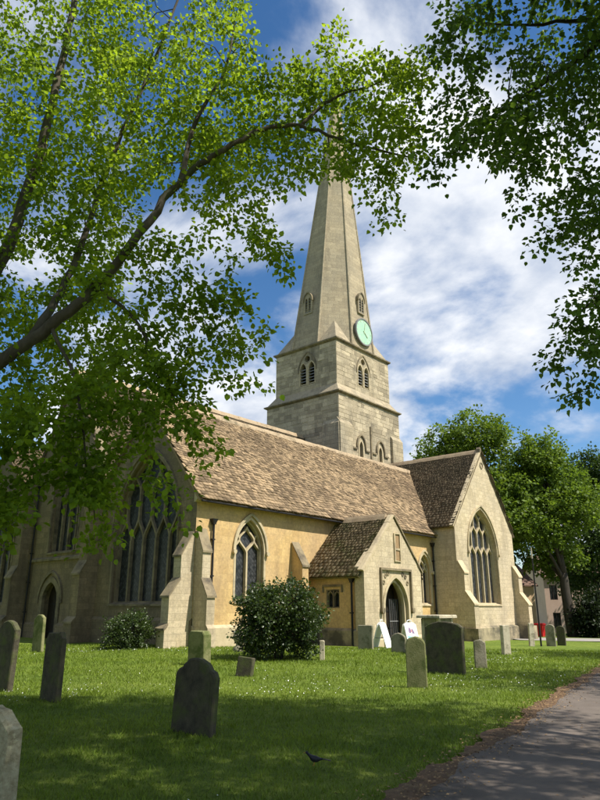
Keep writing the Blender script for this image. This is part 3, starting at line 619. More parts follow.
for sg in (-1, 1):
    x = dP['cx']+sg*1.42; MB().prism([(x-.12, PY+.03, 1.55), (x-.13, PY+.03, 1.4), (x-.05, PY+.03, 1.28), (x+.05, PY+.03, 1.28), (x+.13, PY+.03, 1.4), (x+.12, PY+.03, 1.55)], (0, -.2, 0)).build('label_stop', M['dressing_dark'], ds, fix=True)
    for k, (du, dz) in enumerate(((.95, 3.12), (1.12, 2.8), (.7, 3.24))):
        MB().bar([(dP['cx']+sg*du+.09*math.cos(t), dz+.09*math.sin(t)) for t in [i*math.pi/4 for i in range(8)]], (0, PY, 0), US, S3, .05, .05, .035, closed=True).build('carved_roundel', M['dressing_dark'], ds, fix=True)
door((0, PY, 0), US, S3, cx=dP['cx'], w=2.25, z0=BASE+.25, zs=1.55, za=3.05, rec=.75, npl=9, m=M['wood_dark'])
ig = MB().bar([(29.70, BASE+.2), (29.70, 2.0), (30.55, 2.0), (30.55, BASE+.2)], (0, PY, 0), US, S3, .05, .04, -.50).build('gate', M['iron'], church, fix=True); ig['label'] = 'half-open iron gate inside the porch arch'
for i in range(7): MB().tube([(29.70+.12*(i+.5), PY+.52, BASE+.25), (29.70+.12*(i+.5), PY+.52, 1.98)], .011, 5).build('gate_bar', M['lead'], ig)
MB().bar([(29.70, .9), (30.55, .9)], (0, PY, 0), US, S3, .05, .03, -.49).build('gate_rail', M['lead'], ig, fix=True)
nc = MB().bar([(29.62, 3.88), (30.16, 3.88), (30.16, 5.3), (29.62, 5.3)], (0, PY, 0), US, S3, .10, .14, .07, closed=True).build('niche', M['dressing'], church, fix=True); nc['label'] = 'framed double niche in the porch gable'
MB().bar([(29.66, 4.5), (30.12, 4.5)], (0, PY, 0), US, S3, .10, .1, .05).build('niche_rail', M['dressing'], nc, fix=True)
for a, c in ((3.94, 4.44), (4.56, 5.24)): MB().prism([(29.68, PY-.012, a), (30.10, PY-.012, a), (30.10, PY-.012, c), (29.68, PY-.012, c)], (0, .01, 0)).build('niche_panel', rough_mat('rusty_niche_stone', (.26, .17, .09), (.34, .23, .12), 5), nc, fix=True)
vp = Vector((PXC-PX0, 0, PR-PE)); oh = .42
roof_slope('porch_roof', Vector((PX0, AY0+.02, PE+.1))-vp.normalized()*oh, -Vector((0, 1, 0)), AY0-PY-.12, vp, vp.length+oh, M['slate_moss'], .27, .17, 21, 'mossy stone slate roof of the porch', sag=.05)
vp2 = Vector((PXC-PX1, 0, PR-PE)); roof_slope('porch_roof', Vector((PX1, PY+.14, PE+.1))-vp2.normalized()*oh, Vector((0, 1, 0)), AY0-PY-.12, vp2, vp2.length+oh, M['slate_moss'], .27, .17, 22)
ridge_tiles((PXC, AY0+.1, PR+.17), (PXC, PY+.3, PR+.17), .42, M['ridge'])
coping((PX0-.12, PY, PE+.02), (PXC, PY, PR+.12), S3, 7, M['dressing'], w=.32, th=.11); coping((PX1+.12, PY, PE+.10), (PXC, PY, PR+.12), S3, 7, M['dressing_dark'], w=.32, th=.11)
MB().tube([(PX0-.16, AY0-.1, PE-.24), (PX0-.16, PY+.3, PE-.26)], .05, 8).build('gutter', M['iron'], church)
def pipe(x, y, z0, z1, hx=0, hy=0):
    d = MB().tube([(x, y, z0), (x, y, z1)], .055, 8).build('drainpipe', M['iron'], church)
    MB().prism([(x-.09, y-.09, z1), (x+.09, y-.09, z1), (x+.09, y+.09, z1), (x-.09, y+.09, z1)], (0, 0, .02)).build('hopper_head', M['iron'], d, fix=True)
    MB().add([(x+a*.07, y+b*.07, z1+.02) for a, b in ((-1,-1),(1,-1),(1,1),(-1,1))]+[(x+a*.16, y+b*.13, z1+.25) for a, b in ((-1,-1),(1,-1),(1,1),(-1,1))], [(0,1,5,4),(1,2,6,5),(2,3,7,6),(3,0,4,7),(4,5,6,7),(3,2,1,0)]).build('hopper', M['iron'], d)
    for k in range(int((z1-z0)/1.6)): MB().box((x-.08, y-.05, z0+1+k*1.6), (x+.08, y+.1, z0+1.06+k*1.6)).build('bracket', M['iron'], d)
pipe(20.15, AY0-.12, BASE, 5.2); pipe(TX0-.12, AY0-.14, BASE, 5.5); pipe(AX0-.12, 36.7, BASE, 8.2); pipe(PX0-.02, PY+.75, BASE, 2.75)
# --- tower
def ringz(hx, hy, z): return [(CXT-hx, CYT-hy, z), (CXT+hx, CYT-hy, z), (CXT+hx, CYT+hy, z), (CXT-hx, CYT+hy, z)]
def frustum(name, secs, m, parent=church):
    b = MB(); V = [q for hx, hy, z in secs for q in ringz(hx, hy, z)]; k = len(secs)
    b.add(V, [(4*i+j, 4*i+(j+1) % 4, 4*i+4+(j+1) % 4, 4*i+4+j) for i in range(k-1) for j in range(4)]+[(3, 2, 1, 0), tuple(4*k-4+j for j in range(4))]); return b.build(name, m, parent)
lan = [dict(w=.52, z0=13.35, zs=14.25, za=14.75, cx=c) for c in (43.25, 46.1)]
twr = MB().slab([(CXT-HX, BASE), (CXT+HX, BASE), (CXT+HX, ZS1), (CXT-HX, ZS1)], [arch(n=7, **q) for q in lan], (0, CYT-HY, 0), US, S3, .6)
twr.slab([(wu(CYT+HY), BASE), (wu(CYT-HY)-.004, BASE), (wu(CYT-HY)-.004, ZS1), (wu(CYT+HY), ZS1)], [], (CXT-HX-.001, 0, 0), UW, W3, .5)
twr.box((CXT-HX+.6, CYT-HY+.7, BASE), (CXT+HX, CYT+HY, ZS1)); tower = twr.build('tower', M['wall_tower'], church); tower['label'] = 'square limestone tower rising behind the aisle roof'
for q in lan:
    lw = MB().bar(arch_curve(q['w']+.1, q['zs'], q['za']+.05, 8, q['cx'], .9), (0, CYT-HY, 0), US, S3, .12, .2, .05).build('lancet', M['dressing'], church, fix=True)
    MB().bar([(q['cx']-1.25, 14.02), (q['cx']-.62, 14.02)]+arch_curve(q['w']+.72, 14.35, 15.3, 9, q['cx'])+[(q['cx']+.62, 14.02), (q['cx']+1.2, 14.02)], (0, CYT-HY, 0), US, S3, .14, .16, .12).build('hood_mould', M['dressing_dark'], lw, fix=True)
    MB().prism([Vector((a, CYT-HY+.3, z)) for a, z in arch(n=6, **q)], (0, .05, 0)).build('pane', M['void'], lw)
MB().box((44.62, CYT-HY-.10, 13.3), (44.78, CYT-HY+.1, 16.3)).build('shaft', M['dressing_dark'], church)
for a, b_ in ((CXT-HX-.14, CXT-HX+1.55), (CXT+HX-1.55, CXT+HX+.14)):
    MB().prism([(a, CYT-HY+.1, BASE), (a, CYT-HY-.24, BASE), (a, CYT-HY-.24, 15.75), (a, CYT-HY+.1, 16.25)], (b_-a, 0, 0)).build('corner_pilaster', M['wall_tower'], church, fix=True)
MB().prism([(CXT-HX+.1, CYT-HY-.141, BASE), (CXT-HX-.24, CYT-HY-.141, BASE), (CXT-HX-.24, CYT-HY-.141, 15.75), (CXT-HX+.1, CYT-HY-.141, 16.25)], (0, 1.7, 0)).build('corner_pilaster', M['wall_tower'], church, fix=True)
frustum('string_course', [(HX+.02, HY+.02, ZS1-.12), (HX+.22, HY+.22, ZS1+.0), (HX+.22, HY+.22, ZS1+.10), (HX-.02, HY-.02, ZS1+.2)], M['dressing_dark'])
frustum('weathering', [(HX-.02, HY-.02, ZS1+.13), (HX-.02, HY-.02, ZS1+.18), (HX2-.02, HY2-.02, ZS1+1.02)], M['spire'])
bel = [dict(w=.74, z0=19.95, zs=21.4, za=22.05), ]
def belfry(O, u, n, c, half0, half1):
    hs = [arch(.74, 19.95, 21.35, 22.0, 8, c-.47), arch(.74, 19.95, 21.35, 22.0, 8, c+.47), [(c+.30*math.cos(t*math.pi/5+.3), 22.35+.30*math.sin(t*math.pi/5+.3)) for t in range(10)]]
    MB().slab([(half0, ZS1+.9), (half1, ZS1+.9), (half1, ZS2), (half0, ZS2)], hs, O, u, n, .5).build('tower_upper_wall', M['wall_tower'], church)
    bw_ = MB().bar(arch_curve(.80, 21.35, 22.05, 8, c-.47, 1.4), O, u, n, .10, .16, .03); bw_.bar(arch_curve(.80, 21.35, 22.05, 8, c+.47, 1.4), O, u, n, .10, .16, .034)
    w_ = bw_.build('belfry_window', M['dressing'], church, fix=True); w_['label'] = 'two-light louvred belfry opening below the spire'
    MB().bar(arch_curve(2.0, 21.3, 23.0, 10, c, .1), O, u, n, .11, .12, .06).build('hood_mould', M['dressing_dark'], w_, fix=True)
    for sg in (-.47, .47):
        for k in range(6):
            z = 20.02+k*.27; ww = .36 if z < 21.3 else .25
            p = Vector(O)+u*(c+sg); MB().prism([p-u*ww+Vector((0, 0, z))-n*.06, p-u*ww+Vector((0, 0, z+.06))-n*.06, p-u*ww+Vector((0, 0, z+.24))-n*.38, p-u*ww+Vector((0, 0, z+.18))-n*.38], u*2*ww).build('louvre', M['lead'] if k else M['dressing'], w_, fix=True)
belfry((0, CYT-HY2, 0), US, S3, 44.7, CXT-HX2, CXT+HX2)
belfry((CXT-HX2+.001, 0, 0), UW, W3, wu(34.0), wu(CYT+HY2), wu(CYT-HY2)-.001)
MB().box((CXT-HX2+.55, CYT-HY2+.55, ZS1+.5), (CXT+HX2, CYT+HY2, ZS2)).build('belfry_core', M['void'], church)
frustum('string_course', [(HX2+.02, HY2+.02, ZS2-.14), (HX2+.2, HY2+.2, ZS2), (HX2+.2, HY2+.2, ZS2+.12), (HX2-.05, HY2-.05, ZS2+.24)], M['dressing_dark'])
# --- spire
T8 = math.tan(R(22.5)); Z0S = ZS2+.1
def oct_ring(k): a, b = HX2*k, HY2*k; return [(-a, -b*T8), (-a*T8, -b), (a*T8, -b), (a, -b*T8), (a, b*T8), (a*T8, b), (-a*T8, b), (-a, b*T8)]
def spz(k): return Z0S+(ZAP-Z0S)*(1-k)
sb = MB(); ks = [1-i/24 for i in range(24)]+[.028]; LN = lambda k: (CXT+LEAN[0]*(1-k), CYT+LEAN[1]*(1-k)); V = [(LN(k)[0]+x, LN(k)[1]+y, spz(k)) for k in ks for x, y in oct_ring(k)]
sb.add(V, [(8*i+j, 8*i+(j+1) % 8, 8*i+8+(j+1) % 8, 8*i+8+j) for i in range(len(ks)-1) for j in range(8)]+[tuple(8*(len(ks)-1)+j for j in range(8))])
spire = sb.build('spire', M['spire'], church); spire['label'] = 'tall octagonal broach spire of grey-buff limestone'
for j in range(8):
    a = oct_ring(1.0)[j]; c = oct_ring(.03)[j]; MB().tube([(CXT+a[0], CYT+a[1], spz(1.)), (LN(.03)[0]+c[0], LN(.03)[1]+c[1], spz(.03))], [.13, .05], 6).build('spire_rib', M['spire'], spire)
for sx in (-1, 1):
    for sy in (-1, 1):
        k = .925; g_ = (1+T8)/2*k
        V = [(CXT+sx*HX2, CYT+sy*HY2, Z0S), (CXT+sx*HX2, CYT+sy*HY2*T8, Z0S), (CXT+sx*HX2*T8, CYT+sy*HY2, Z0S), (CXT+sx*HX2*g_, CYT+sy*HY2*g_, spz(k))]
        MB().add(V, [(0, 1, 3), (0, 3, 2), (1, 2, 3), (0, 2, 1)]).build('broach', M['spire'], spire, fix=True)
MB().tube([(CXT+LEAN[0], CYT+LEAN[1], z) for z in (spz(.04), ZAP+.2, ZAP+.6, ZAP+1.0)], [.16, .30, .26, .05], 8).build('spire_finial', M['spire'], spire)
for kb in (.42, .2):
    q = oct_ring(kb*1.025); q2 = oct_ring(kb*1.01); MB().add([(LN(kb)[0]+x, LN(kb)[1]+y, spz(kb)) for x, y in q]+[(LN(kb)[0]+x, LN(kb)[1]+y, spz(kb)+.2) for x, y in q2], [(j, (j+1) % 8, 8+(j+1) % 8, 8+j) for j in range(8)]+[tuple(range(8))[::-1], tuple(range(8, 16))]).build('spire_band', M['spire'], spire)
def lucarne(O, u, n, c, zc):
    ol = arch(1.0, zc-1.0, zc+.35, zc+1.15, 7, c); h1 = arch(.28, zc-.85, zc+.25, zc+.6, 5, c-.19); h2 = arch(.28, zc-.85, zc+.25, zc+.6, 5, c+.19)
    w_ = MB().slab(ol, [h1, h2], O, u, n, .7).build('lucarne', M['spire'], church); w_['label'] = 'small louvred lucarne on the spire face'
    MB().bar(arch_curve(1.0, zc+.35, zc+1.15, 7, c, .1), O, u, n, .1, .3, .08).build('hood_mould', M['dressing_dark'], w_, fix=True)
    MB().prism([Vector(O)+u*a+Vector((0, 0, z))-n*.35 for a, z in arch(.9, zc-.9, zc+.3, zc+1.0, 6, c)], -n*.1).build('recess', M['void'], w_)
    for k in range(5): MB().prism([Vector(O)+u*(c-.33)+Vector((0, 0, zc-.8+k*.26))-n*.05, Vector(O)+u*(c-.33)+Vector((0, 0, zc-.75+k*.26))-n*.05, Vector(O)+u*(c-.33)+Vector((0, 0, zc-.6+k*.26))-n*.3, Vector(O)+u*(c-.33)+Vector((0, 0, zc-.65+k*.26))-n*.3], u*.66).build('louvre', M['lead'], w_, fix=True)
kz = lambda z: 1-(z-Z0S)/(ZAP-Z0S)
lucarne((0, CYT-HY2*kz(27.2)-.22, 0), US, S3, CXT+.2, 28.25); lucarne((CXT-HX2*kz(27.0)-.02, 0, 0), UW, W3, wu(CYT), 27.9)
# clock
cy_ = CYT-HY2-.02; cc = (CXT+.05, 25.3); cir = lambda r, n=32: [(cc[0]+r*math.cos(2*math.pi*t/n), cc[1]+r*math.sin(2*math.pi*t/n)) for t in range(n)]
ck = MB().prism([(x, cy_-.12, z) for x, z in cir(1.2)], (0, .07, 0)).build('clock', M['verdigris'], church, fix=True); ck['label'] = 'round verdigris green clock face at the foot of the spire'
MB().bar(cir(1.25), (0, cy_, 0), US, S3, .12, .2, .17, closed=True).build('clock_rim', M['lead'], ck, fix=True)
MB().prism([(x, cy_-.04, z) for x, z in cir(1.12, 20)], (0, .8, 0)).build('clock_backing', M['dressing_dark'], ck, fix=True)
for h in range(12):
    t = h*math.pi/6; c_, s_ = math.cos(t), math.sin(t); MB().bar([(cc[0]+.95*c_, cc[1]+.95*s_), (cc[0]+1.14*c_, cc[1]+1.14*s_)], (0, cy_-.12, 0), US, S3, .055, .02, .012).build('hour_mark', M['gold'], ck, fix=True)
for t, L_, w_ in ((R(78), .95, .06), (R(-40), .65, .08)): MB().bar([(cc[0]-.15*math.cos(t), cc[1]-.15*math.sin(t)), (cc[0]+L_*math.cos(t), cc[1]+L_*math.sin(t))], (0, cy_-.14, 0), US, S3, w_, .02, .012+w_*.2).build('clock_hand', M['gold'], ck, fix=True)
# --- ashlar blocks of the tower faces
def blocks(O, u, n, u0, u1, z0, z1, avoid, seed, joined=False):
    r = random.Random(seed); O = Vector(O); cells = []; z = z0
    while z < z1-.12:
        h = min(r.uniform(.27, .42), z1-z); h = z1-z if z1-z-h < .14 else h; x = u0
        while x < u1-.01:
            w = r.uniform(.45, 1.15); w = u1-x if u1-x-w < .3 else w
            if not any(x < b_ and x+w > a and z < d and z+h > c for a, b_, c, d in avoid): cells.append((x, z, w, h, r.uniform(.004, .026)))
            x += w
        z += h
    if joined:
        b = MB()
        for x, z, w, h, t in cells:
            p = lambda a, c, d: O+u*(x+a)+Vector((0, 0, z+c))+n*d
            b.add([p(.006, .006, 0), p(w-.006, .006, 0), p(w-.006, h-.006, 0), p(.006, h-.006, 0), p(.02, .02, t), p(w-.02, .02, t), p(w-.02, h-.02, t), p(.02, h-.02, t)], [(4, 5, 6, 7), (0, 1, 5, 4), (1, 2, 6, 5), (2, 3, 7, 6), (3, 0, 4, 7)])
        return props(b.build('stone_blocks', M['block'], tower, uv=False), kind='stuff')
    for x, z, w, h, t in cells:
        o = mesh_obj('stone_block', BLK, tower); q = O+u*(x+.005)+Vector((0, 0, z+.005))
        o.matrix_basis = Matrix(((u.x*(w-.01), -n.x*t, 0, q.x), (u.y*(w-.01), -n.y*t, 0, q.y), (0, 0, h-.01, q.z), (0, 0, 0, 1)))
_b = MB().add([(0, 0, 0), (1, 0, 0), (1, 0, 1), (0, 0, 1), (.02, -1, .045), (.98, -1, .045), (.98, -1, .955), (.02, -1, .955)], [(4, 5, 6, 7), (0, 1, 5, 4), (1, 2, 6, 5), (2, 3, 7, 6), (3, 0, 4, 7)]).build('stone_block', M['block'], None, uv=False); BLK = _b.data; bpy.data.objects.remove(_b)
blocks((0, CYT-HY, 0), US, S3, CXT-HX, CXT+HX, 12.4, ZS1-.13, [(CXT-HX-.2, CXT-HX+1.56, 0, 16.3), (CXT+HX-1.56, CXT+HX+1, 0, 16.3), (42.4, 47.0, 12, 15.45), (44.6, 44.8, 12, 16.35)], 1)
blocks((0, CYT-HY2, 0), US, S3, CXT-HX2, CXT+HX2, ZS1+1.05, ZS2-.15, [(43.55, 45.85, 19, 24)], 2)
blocks((CXT-HX-.001, 0, 0), UW, W3, wu(CYT+HY), wu(CYT-HY), 15.0, ZS1-.13, [(wu(CYT-HY)-1.6, 99, 0, 16.3)], 3, True)
blocks((CXT-HX2+.001, 0, 0), UW, W3, wu(CYT+HY2), wu(CYT-HY2), ZS1+1.05, ZS2-.15, [(wu(34.0)-1.15, wu(34.0)+1.15, 19, 24)], 4, True)
#OBJECTS
# ------------------------------------------------------------------ headstones and other churchyard things
def hs_profile(kind, w, h):
    a = w/2
    if kind == 'round': return [(-a, -.5), (a, -.5), (a, h-a*.75)]+[(a*math.cos(t), h-a*.75+a*.75*math.sin(t)) for t in [math.pi*i/12 for i in range(1, 12)]]+[(-a, h-a*.75)]
    if kind == 'segment': return [(-a, -.5), (a, -.5), (a, h-.12*w)]+[(a*math.cos(t), h-.16*w+.16*w*math.sin(t)) for t in [math.pi*(.12+.76*i/10) for i in range(11)]]+[(-a, h-.12*w)]
    if kind == 'shoulder':
        s = a*.72; return [(-a, -.5), (a, -.5), (a, h-.30*w), (a*.97, h-.26*w), (a*.86, h-.20*w)]+[(s*math.cos(t), h-.24*w+.24*w*math.sin(t)) for t in [math.pi*(.1+.8*i/10) for i in range(11)]]+[(-a*.86, h-.20*w), (-a*.97, h-.26*w), (-a, h-.30*w)]
    if kind == 'ogee': return [(-a, -.5), (a, -.5), (a, h-.22*w), (a*.8, h-.16*w), (a*.5, h-.05*w), (a*.2, h-.01*w), (0, h), (-a*.2, h-.01*w), (-a*.5, h-.05*w), (-a*.8, h-.16*w), (-a, h-.22*w)]
    if kind == 'clipped': return [(-a, -.5), (a, -.5), (a, h-.18*w), (a*.72, h), (-a*.72, h), (-a, h-.18*w)]
    return [(-a, -.5), (a, -.5), (a, h-.02), (a-.03, h), (-a+.03, h), (-a, h-.02)]
def headstone(x, y, kind, w, h, t, yaw, m, label, lean=(0, 0), panel=False, seed=0):
    r = random.Random(seed); z = gz(x)
    pr = [(a+r.uniform(-.008, .008), c+r.uniform(-.008, .008)) for a, c in hs_profile(kind, w, h)]
    n = len(pr); c = .018; b = MB()
    cx = 0; cz = h*.4
    def ins(k): return [(a-(.02 if a > 0 else -.02)*k, q-.02*k*(1 if q > 0 else 0)) for a, q in pr]
    rings = [(ins(1), -t/2), (pr, -t/2+c), (pr, t/2-c), (ins(1), t/2)]
    V = [(yy, a, q) for P, yy in rings for a, q in P]
    fs = [tuple(range(n))[::-1], tuple(3*n+i for i in range(n))]
    for k in range(3): fs += [(k*n+i, k*n+(i+1) % n, (k+1)*n+(i+1) % n, (k+1)*n+i) for i in range(n)]
    o = b.add(V, fs).build('headstone', m, None, fix=True)
    o.location = (x, y, z); o.rotation_euler = (R(lean[0]), R(lean[1]), R(yaw))
    props(o, label, 'headstone', 'headstones in the churchyard')
    if panel:
        P = [(a*.80, .25+(q-.25)*.88) for a, q in pr if q > 0]; P = [(-w*.40, .28), (w*.40, .28)]+P
        V = [(-t/2-.006, a, q) for a, q in P]; p_ = MB().prism(V, (.02, 0, 0)).build('inscription_panel', m, None, fix=True); p_.parent = o
    return o
HS = [
 (6.49, 7.47, 'shoulder', .80, .95, .11, 3, 'stone_dark', 'dark round-shouldered headstone standing in the shaded grass before a mossy stone', (2, 2), True),
 (13.63, 15.54, 'clipped', .62, .95, .34, 8, 'stone_moss', 'thick mossy green headstone with a sunlit south side', (0, -1), False),
 (16.2, 8.86, 'segment', 1.08, 1.26, .13, -1, 'stone_dark', 'broad tall dark headstone with a curved top in front of the chest tomb', (0, 1), True),
 (13.39, 8.05, 'round', .44, 1.0, .13, 28, 'stone_moss', 'narrow round-topped headstone streaked with pale lichen', (0, -1), False),
 (18.1, 8.81, 'ogee', .33, .75, .12, 35, 'stone_mid', 'small slim grey headstone beside the broad dark one', (0, 2), False),
 (26.22, 11.63, 'flat', .34, 1.08, .2, 62, 'stone_pale', 'pale upright stone slab standing before the transept', (1, 0), False),
 (24.05, 16.88, 'flat', .66, .98, .16, 14, 'stone_mid', 'flat-topped grey headstone beside the blank white signboard at the porch', (0, 1), False),
 (23.45, 14.87, 'round', .60, .72, .13, 12, 'stone_mid', 'small round-topped headstone between the two white signs', (0, 1), False),
 (6.85, 11.85, 'clipped', .64, 1.18, .12, -4, 'stone_dark', 'tall dark headstone with clipped corners in the tree shade', (-2, 1), False),
 (7.13, 14.30, 'ogee', .86, 1.36, .13, -3, 'stone_dark', 'dark headstone with a curved top and sunlit edge beside the clipped one', (0, 1), False),
 (13.71, 24.99, 'ogee', .66, 1.34, .13, 2, 'stone_moss', 'mossy leaning headstone near the west door of the church', (-5, 1), False),
 (2.87, 5.74, 'ogee', .62, .86, .13, 6, 'stone_lichen', 'lichen-spotted pale headstone standing by the trunk of the bright lime tree', (0, -2), False),
 (12.45, 12.47, 'flat', .44, .42, .16, 18, 'stone_dark', 'stub of a broken weathered gravestone in front of the large shrub', (5, 6), False),
 (18.07, 14.47, 'flat', .18, .56, .16, 40, 'stone_pale', 'short pale stone post at the foot of the large shrub', (0, 0), False),
 (37.88, 14.16, 'round', .50, 1.1, .14, 8, 'stone_mid', 'grey round-topped headstone in the far grass, beside its shorter twin', (0, 1), False),
 (39.16, 14.04, 'round', .46, 1.02, .14, 5, 'stone_dark', 'darker grey headstone in the far grass next to a taller one', (1, 0), False),
 (36.6, 14.75, 'flat', .30, 1.15, .14, 50, 'stone_pale', 'pale narrow leaning stone beside the slim metal post', (4, 2), False),
]
for i, (x, y, k, w, h, t, yw, m, lb, ln, pn) in enumerate(HS): headstone(x, y, k, w, h, t, yw, M[m], lb, ln, pn, i)
# chest tomb
tz = gz(24); tb = empty('chest_tomb', (23.65, 13.2, tz), 'stone chest tomb with an overhanging slab behind the broad dark headstone', 'tomb')
def tl(a, c, name, m): return MB().cbox(a, c, .03).build(name, m, tb)
tl((23.0, 12.75, tz-.3), (24.3, 13.65, tz+.22), 'base', M['stone_mid']); tl((23.15, 12.85, tz+.22), (24.15, 13.55, tz+1.32), 'chest', M['stone_mid']); tl((22.95, 12.7, tz+1.32), (24.35, 13.7, tz+1.43), 'slab', M['stone_pale'])
for x, y in ((23.11, 12.81), (24.07, 12.81), (23.11, 13.47), (24.07, 13.47)): tl((x, y, tz+.222), (x+.12, y+.12, tz+1.318), 'corner_pilaster', M['stone_pale'])
# stone urn beside the aisle wall
def lathe(prof, k=16):
    b = MB(); b.add([(r_*math.cos(2*math.pi*j/k), r_*math.sin(2*math.pi*j/k), z) for r_, z in prof for j in range(k)], [(i*k+j, i*k+(j+1) % k, (i+1)*k+(j+1) % k, (i+1)*k+j) for i in range(len(prof)-1) for j in range(k)]+[tuple(range(k))[::-1], tuple((len(prof)-1)*k+j for j in range(k))]); return b
ur = lathe([(.20, -.1), (.20, .10), (.11, .16), (.09, .22), (.17, .34), (.23, .48), (.21, .58), (.14, .64), (.17, .70), (.10, .76), (.03, .82)]).build('stone_urn', M['stone_mid'], None, smooth=True); ur.location = (19.0, 19.4, 0)
props(ur, 'weathered grey stone urn by the aisle wall beside the shrub', 'urn')
# folding signboards
def a_board(x, y, yaw, label, poster):
    z = gz(x); e = empty('signboard', (0, 0, 0), label, 'signboard', 'folding signboards outside the porch')
    w, h, sp_ = .70, 1.12, .34
    def panel(sg):
        b = MB(); th = .035
        prof = [(-w/2, .02), (w/2, .02), (w/2, h-.12), (w*.3, h-.02), (-w*.3, h-.02), (-w/2, h-.12)]
        pt = lambda a, q, o_: (a, sg*(sp_*(1-q/h))+sg*o_, q)
        b.prism([pt(a, q, 0) for a, q in prof], (0, sg*th, 0)); p_ = b.build('panel', M['white'], None, fix=True); p_.parent = e; return p_
    f = panel(-1); panel(1)
    hd = MB().tube([(-.14, 0, h-.03), (-.12, 0, h+.06), (0, 0, h+.09), (.12, 0, h+.06), (.14, 0, h-.03)], .022, 6).build('handle', M['white']); hd.parent = e
    for sx in (-1, 1):
        q = MB().box((sx*w/2-.012, -sp_*.55, .42), (sx*w/2+.012, sp_*.55, .45)).build('stay', M['lead']); q.parent = e
    if poster:
        pt = lambda a, q: Vector((a, -(sp_*(1-q/h))-.039, q))
        def pr(name, pts, m, k): s_ = MB().prism([pt(*q)+Vector((0, -.001*k, 0)) for q in pts], (0, .003, 0)).build(name, M[m], None, fix=True); s_.parent = f
        pr('print', [(-.28, .10), (.28, .10), (.28, .36), (-.28, .42)], 'pale_blue', 1)
        pr('print', [(-.28, .40), (.28, .34), (.28, .42), (-.28, .50)], 'teal', 2)
        pr('print', [(-.16, .62), (-.04, .62), (-.03, .74), (-.07, .88), (-.13, .86), (-.17, .74)], 'plum', 1)
        pr('print', [(.02, .60), (.17, .60), (.13, .72), (.08, .82), (.03, .78)], 'plum', 1)
        pr('print', [(-.03, .66), (.03, .68), (.02, .80), (-.02, .82)], 'rose', 2)
    e.location = (x, y, z); e.rotation_euler = (0, 0, R(yaw))
a_board(26.3, 17.55, 10, 'blank white folding signboard standing edge-on outside the porch door', False)
a_board(28.95, 17.7, -22, 'white folding signboard with a teal and plum printed poster', True)
# bird
bd = empty('blackbird', (6.06, 4.96, .02), 'small black bird standing in the shaded grass', 'bird')
body = MB(); prof = [(-.115, .004, .0), (-.06, .018, .0), (-.02, .036, .0), (.03, .040, .008), (.065, .030, .030), (.085, .022, .055), (.10, .023, .072), (.118, .014, .078), (.126, .004, .078)]
k = 10
body.add([(d+.0, r_*math.cos(2*math.pi*j/k), .065+zo+r_*1.05*math.sin(2*math.pi*j/k)) for d, r_, zo in prof for j in range(k)], [(i*k+j, i*k+(j+1) % k, (i+1)*k+(j+1) % k, (i+1)*k+j) for i in range(len(prof)-1) for j in range(k)])
bo = body.build('body', M['feather'], None, smooth=True, fix=True); bo.parent = bd
q = MB().prism([(-.10, -.018, .062), (-.20, -.022, .040), (-.20, .022, .040), (-.10, .018, .062)], (0, 0, .008)).build('tail', M['feather'], None, fix=True); q.parent = bd
q = MB().tube([(.122, 0, .143), (.152, 0, .138)], [.006, .001], 6).build('beak', M['beak']); q.parent = bd
for sy in (-.012, .012): q = MB().tube([(.01, sy, .04), (.015, sy, 0), (.03, sy, -.01)], .003, 5).build('leg', M['beak']); q.parent = bd
bd.rotation_euler = (0, 0, YAW+R(95)); bd.scale = (.85, .85, .85)
# slim post, litter bin
px_ = at(541, 643, 37.5); pz = gz(px_.x)
po = MB().tube([(px_.x, px_.y, pz-.3), (px_.x, px_.y, pz+4.6)], [.055, .04], 8).build('metal_post', M['iron']); props(po, 'slim dark metal post standing in the grass by the far headstones', 'post')
MB().tube([(px_.x, px_.y, pz+4.6), (px_.x, px_.y, pz+5.2)], [.05, .035], 8).build('pale_cap', M['stone_pale'], po)
rb = lf(21.0, 60); rz = gz(rb.x); lb_ = empty('litter_bin', (rb.x, rb.y, rz), 'red litter bin standing by the peach house', 'bin')
MB().add([(rb.x+a*(.28 if z < .1 else .36), rb.y+c*(.28 if z < .1 else .36), rz+z) for z in (0, .95) for a, c in ((-1,-1),(1,-1),(1,1),(-1,1))], [(0,1,5,4),(1,2,6,5),(2,3,7,6),(3,0,4,7),(3,2,1,0),(4,5,6,7)]).build('body', M['red'], lb_)
MB().cbox((rb.x-.4, rb.y-.4, rz+.95), (rb.x+.4, rb.y+.4, rz+1.10), .08).build('lid', M['red'], lb_)
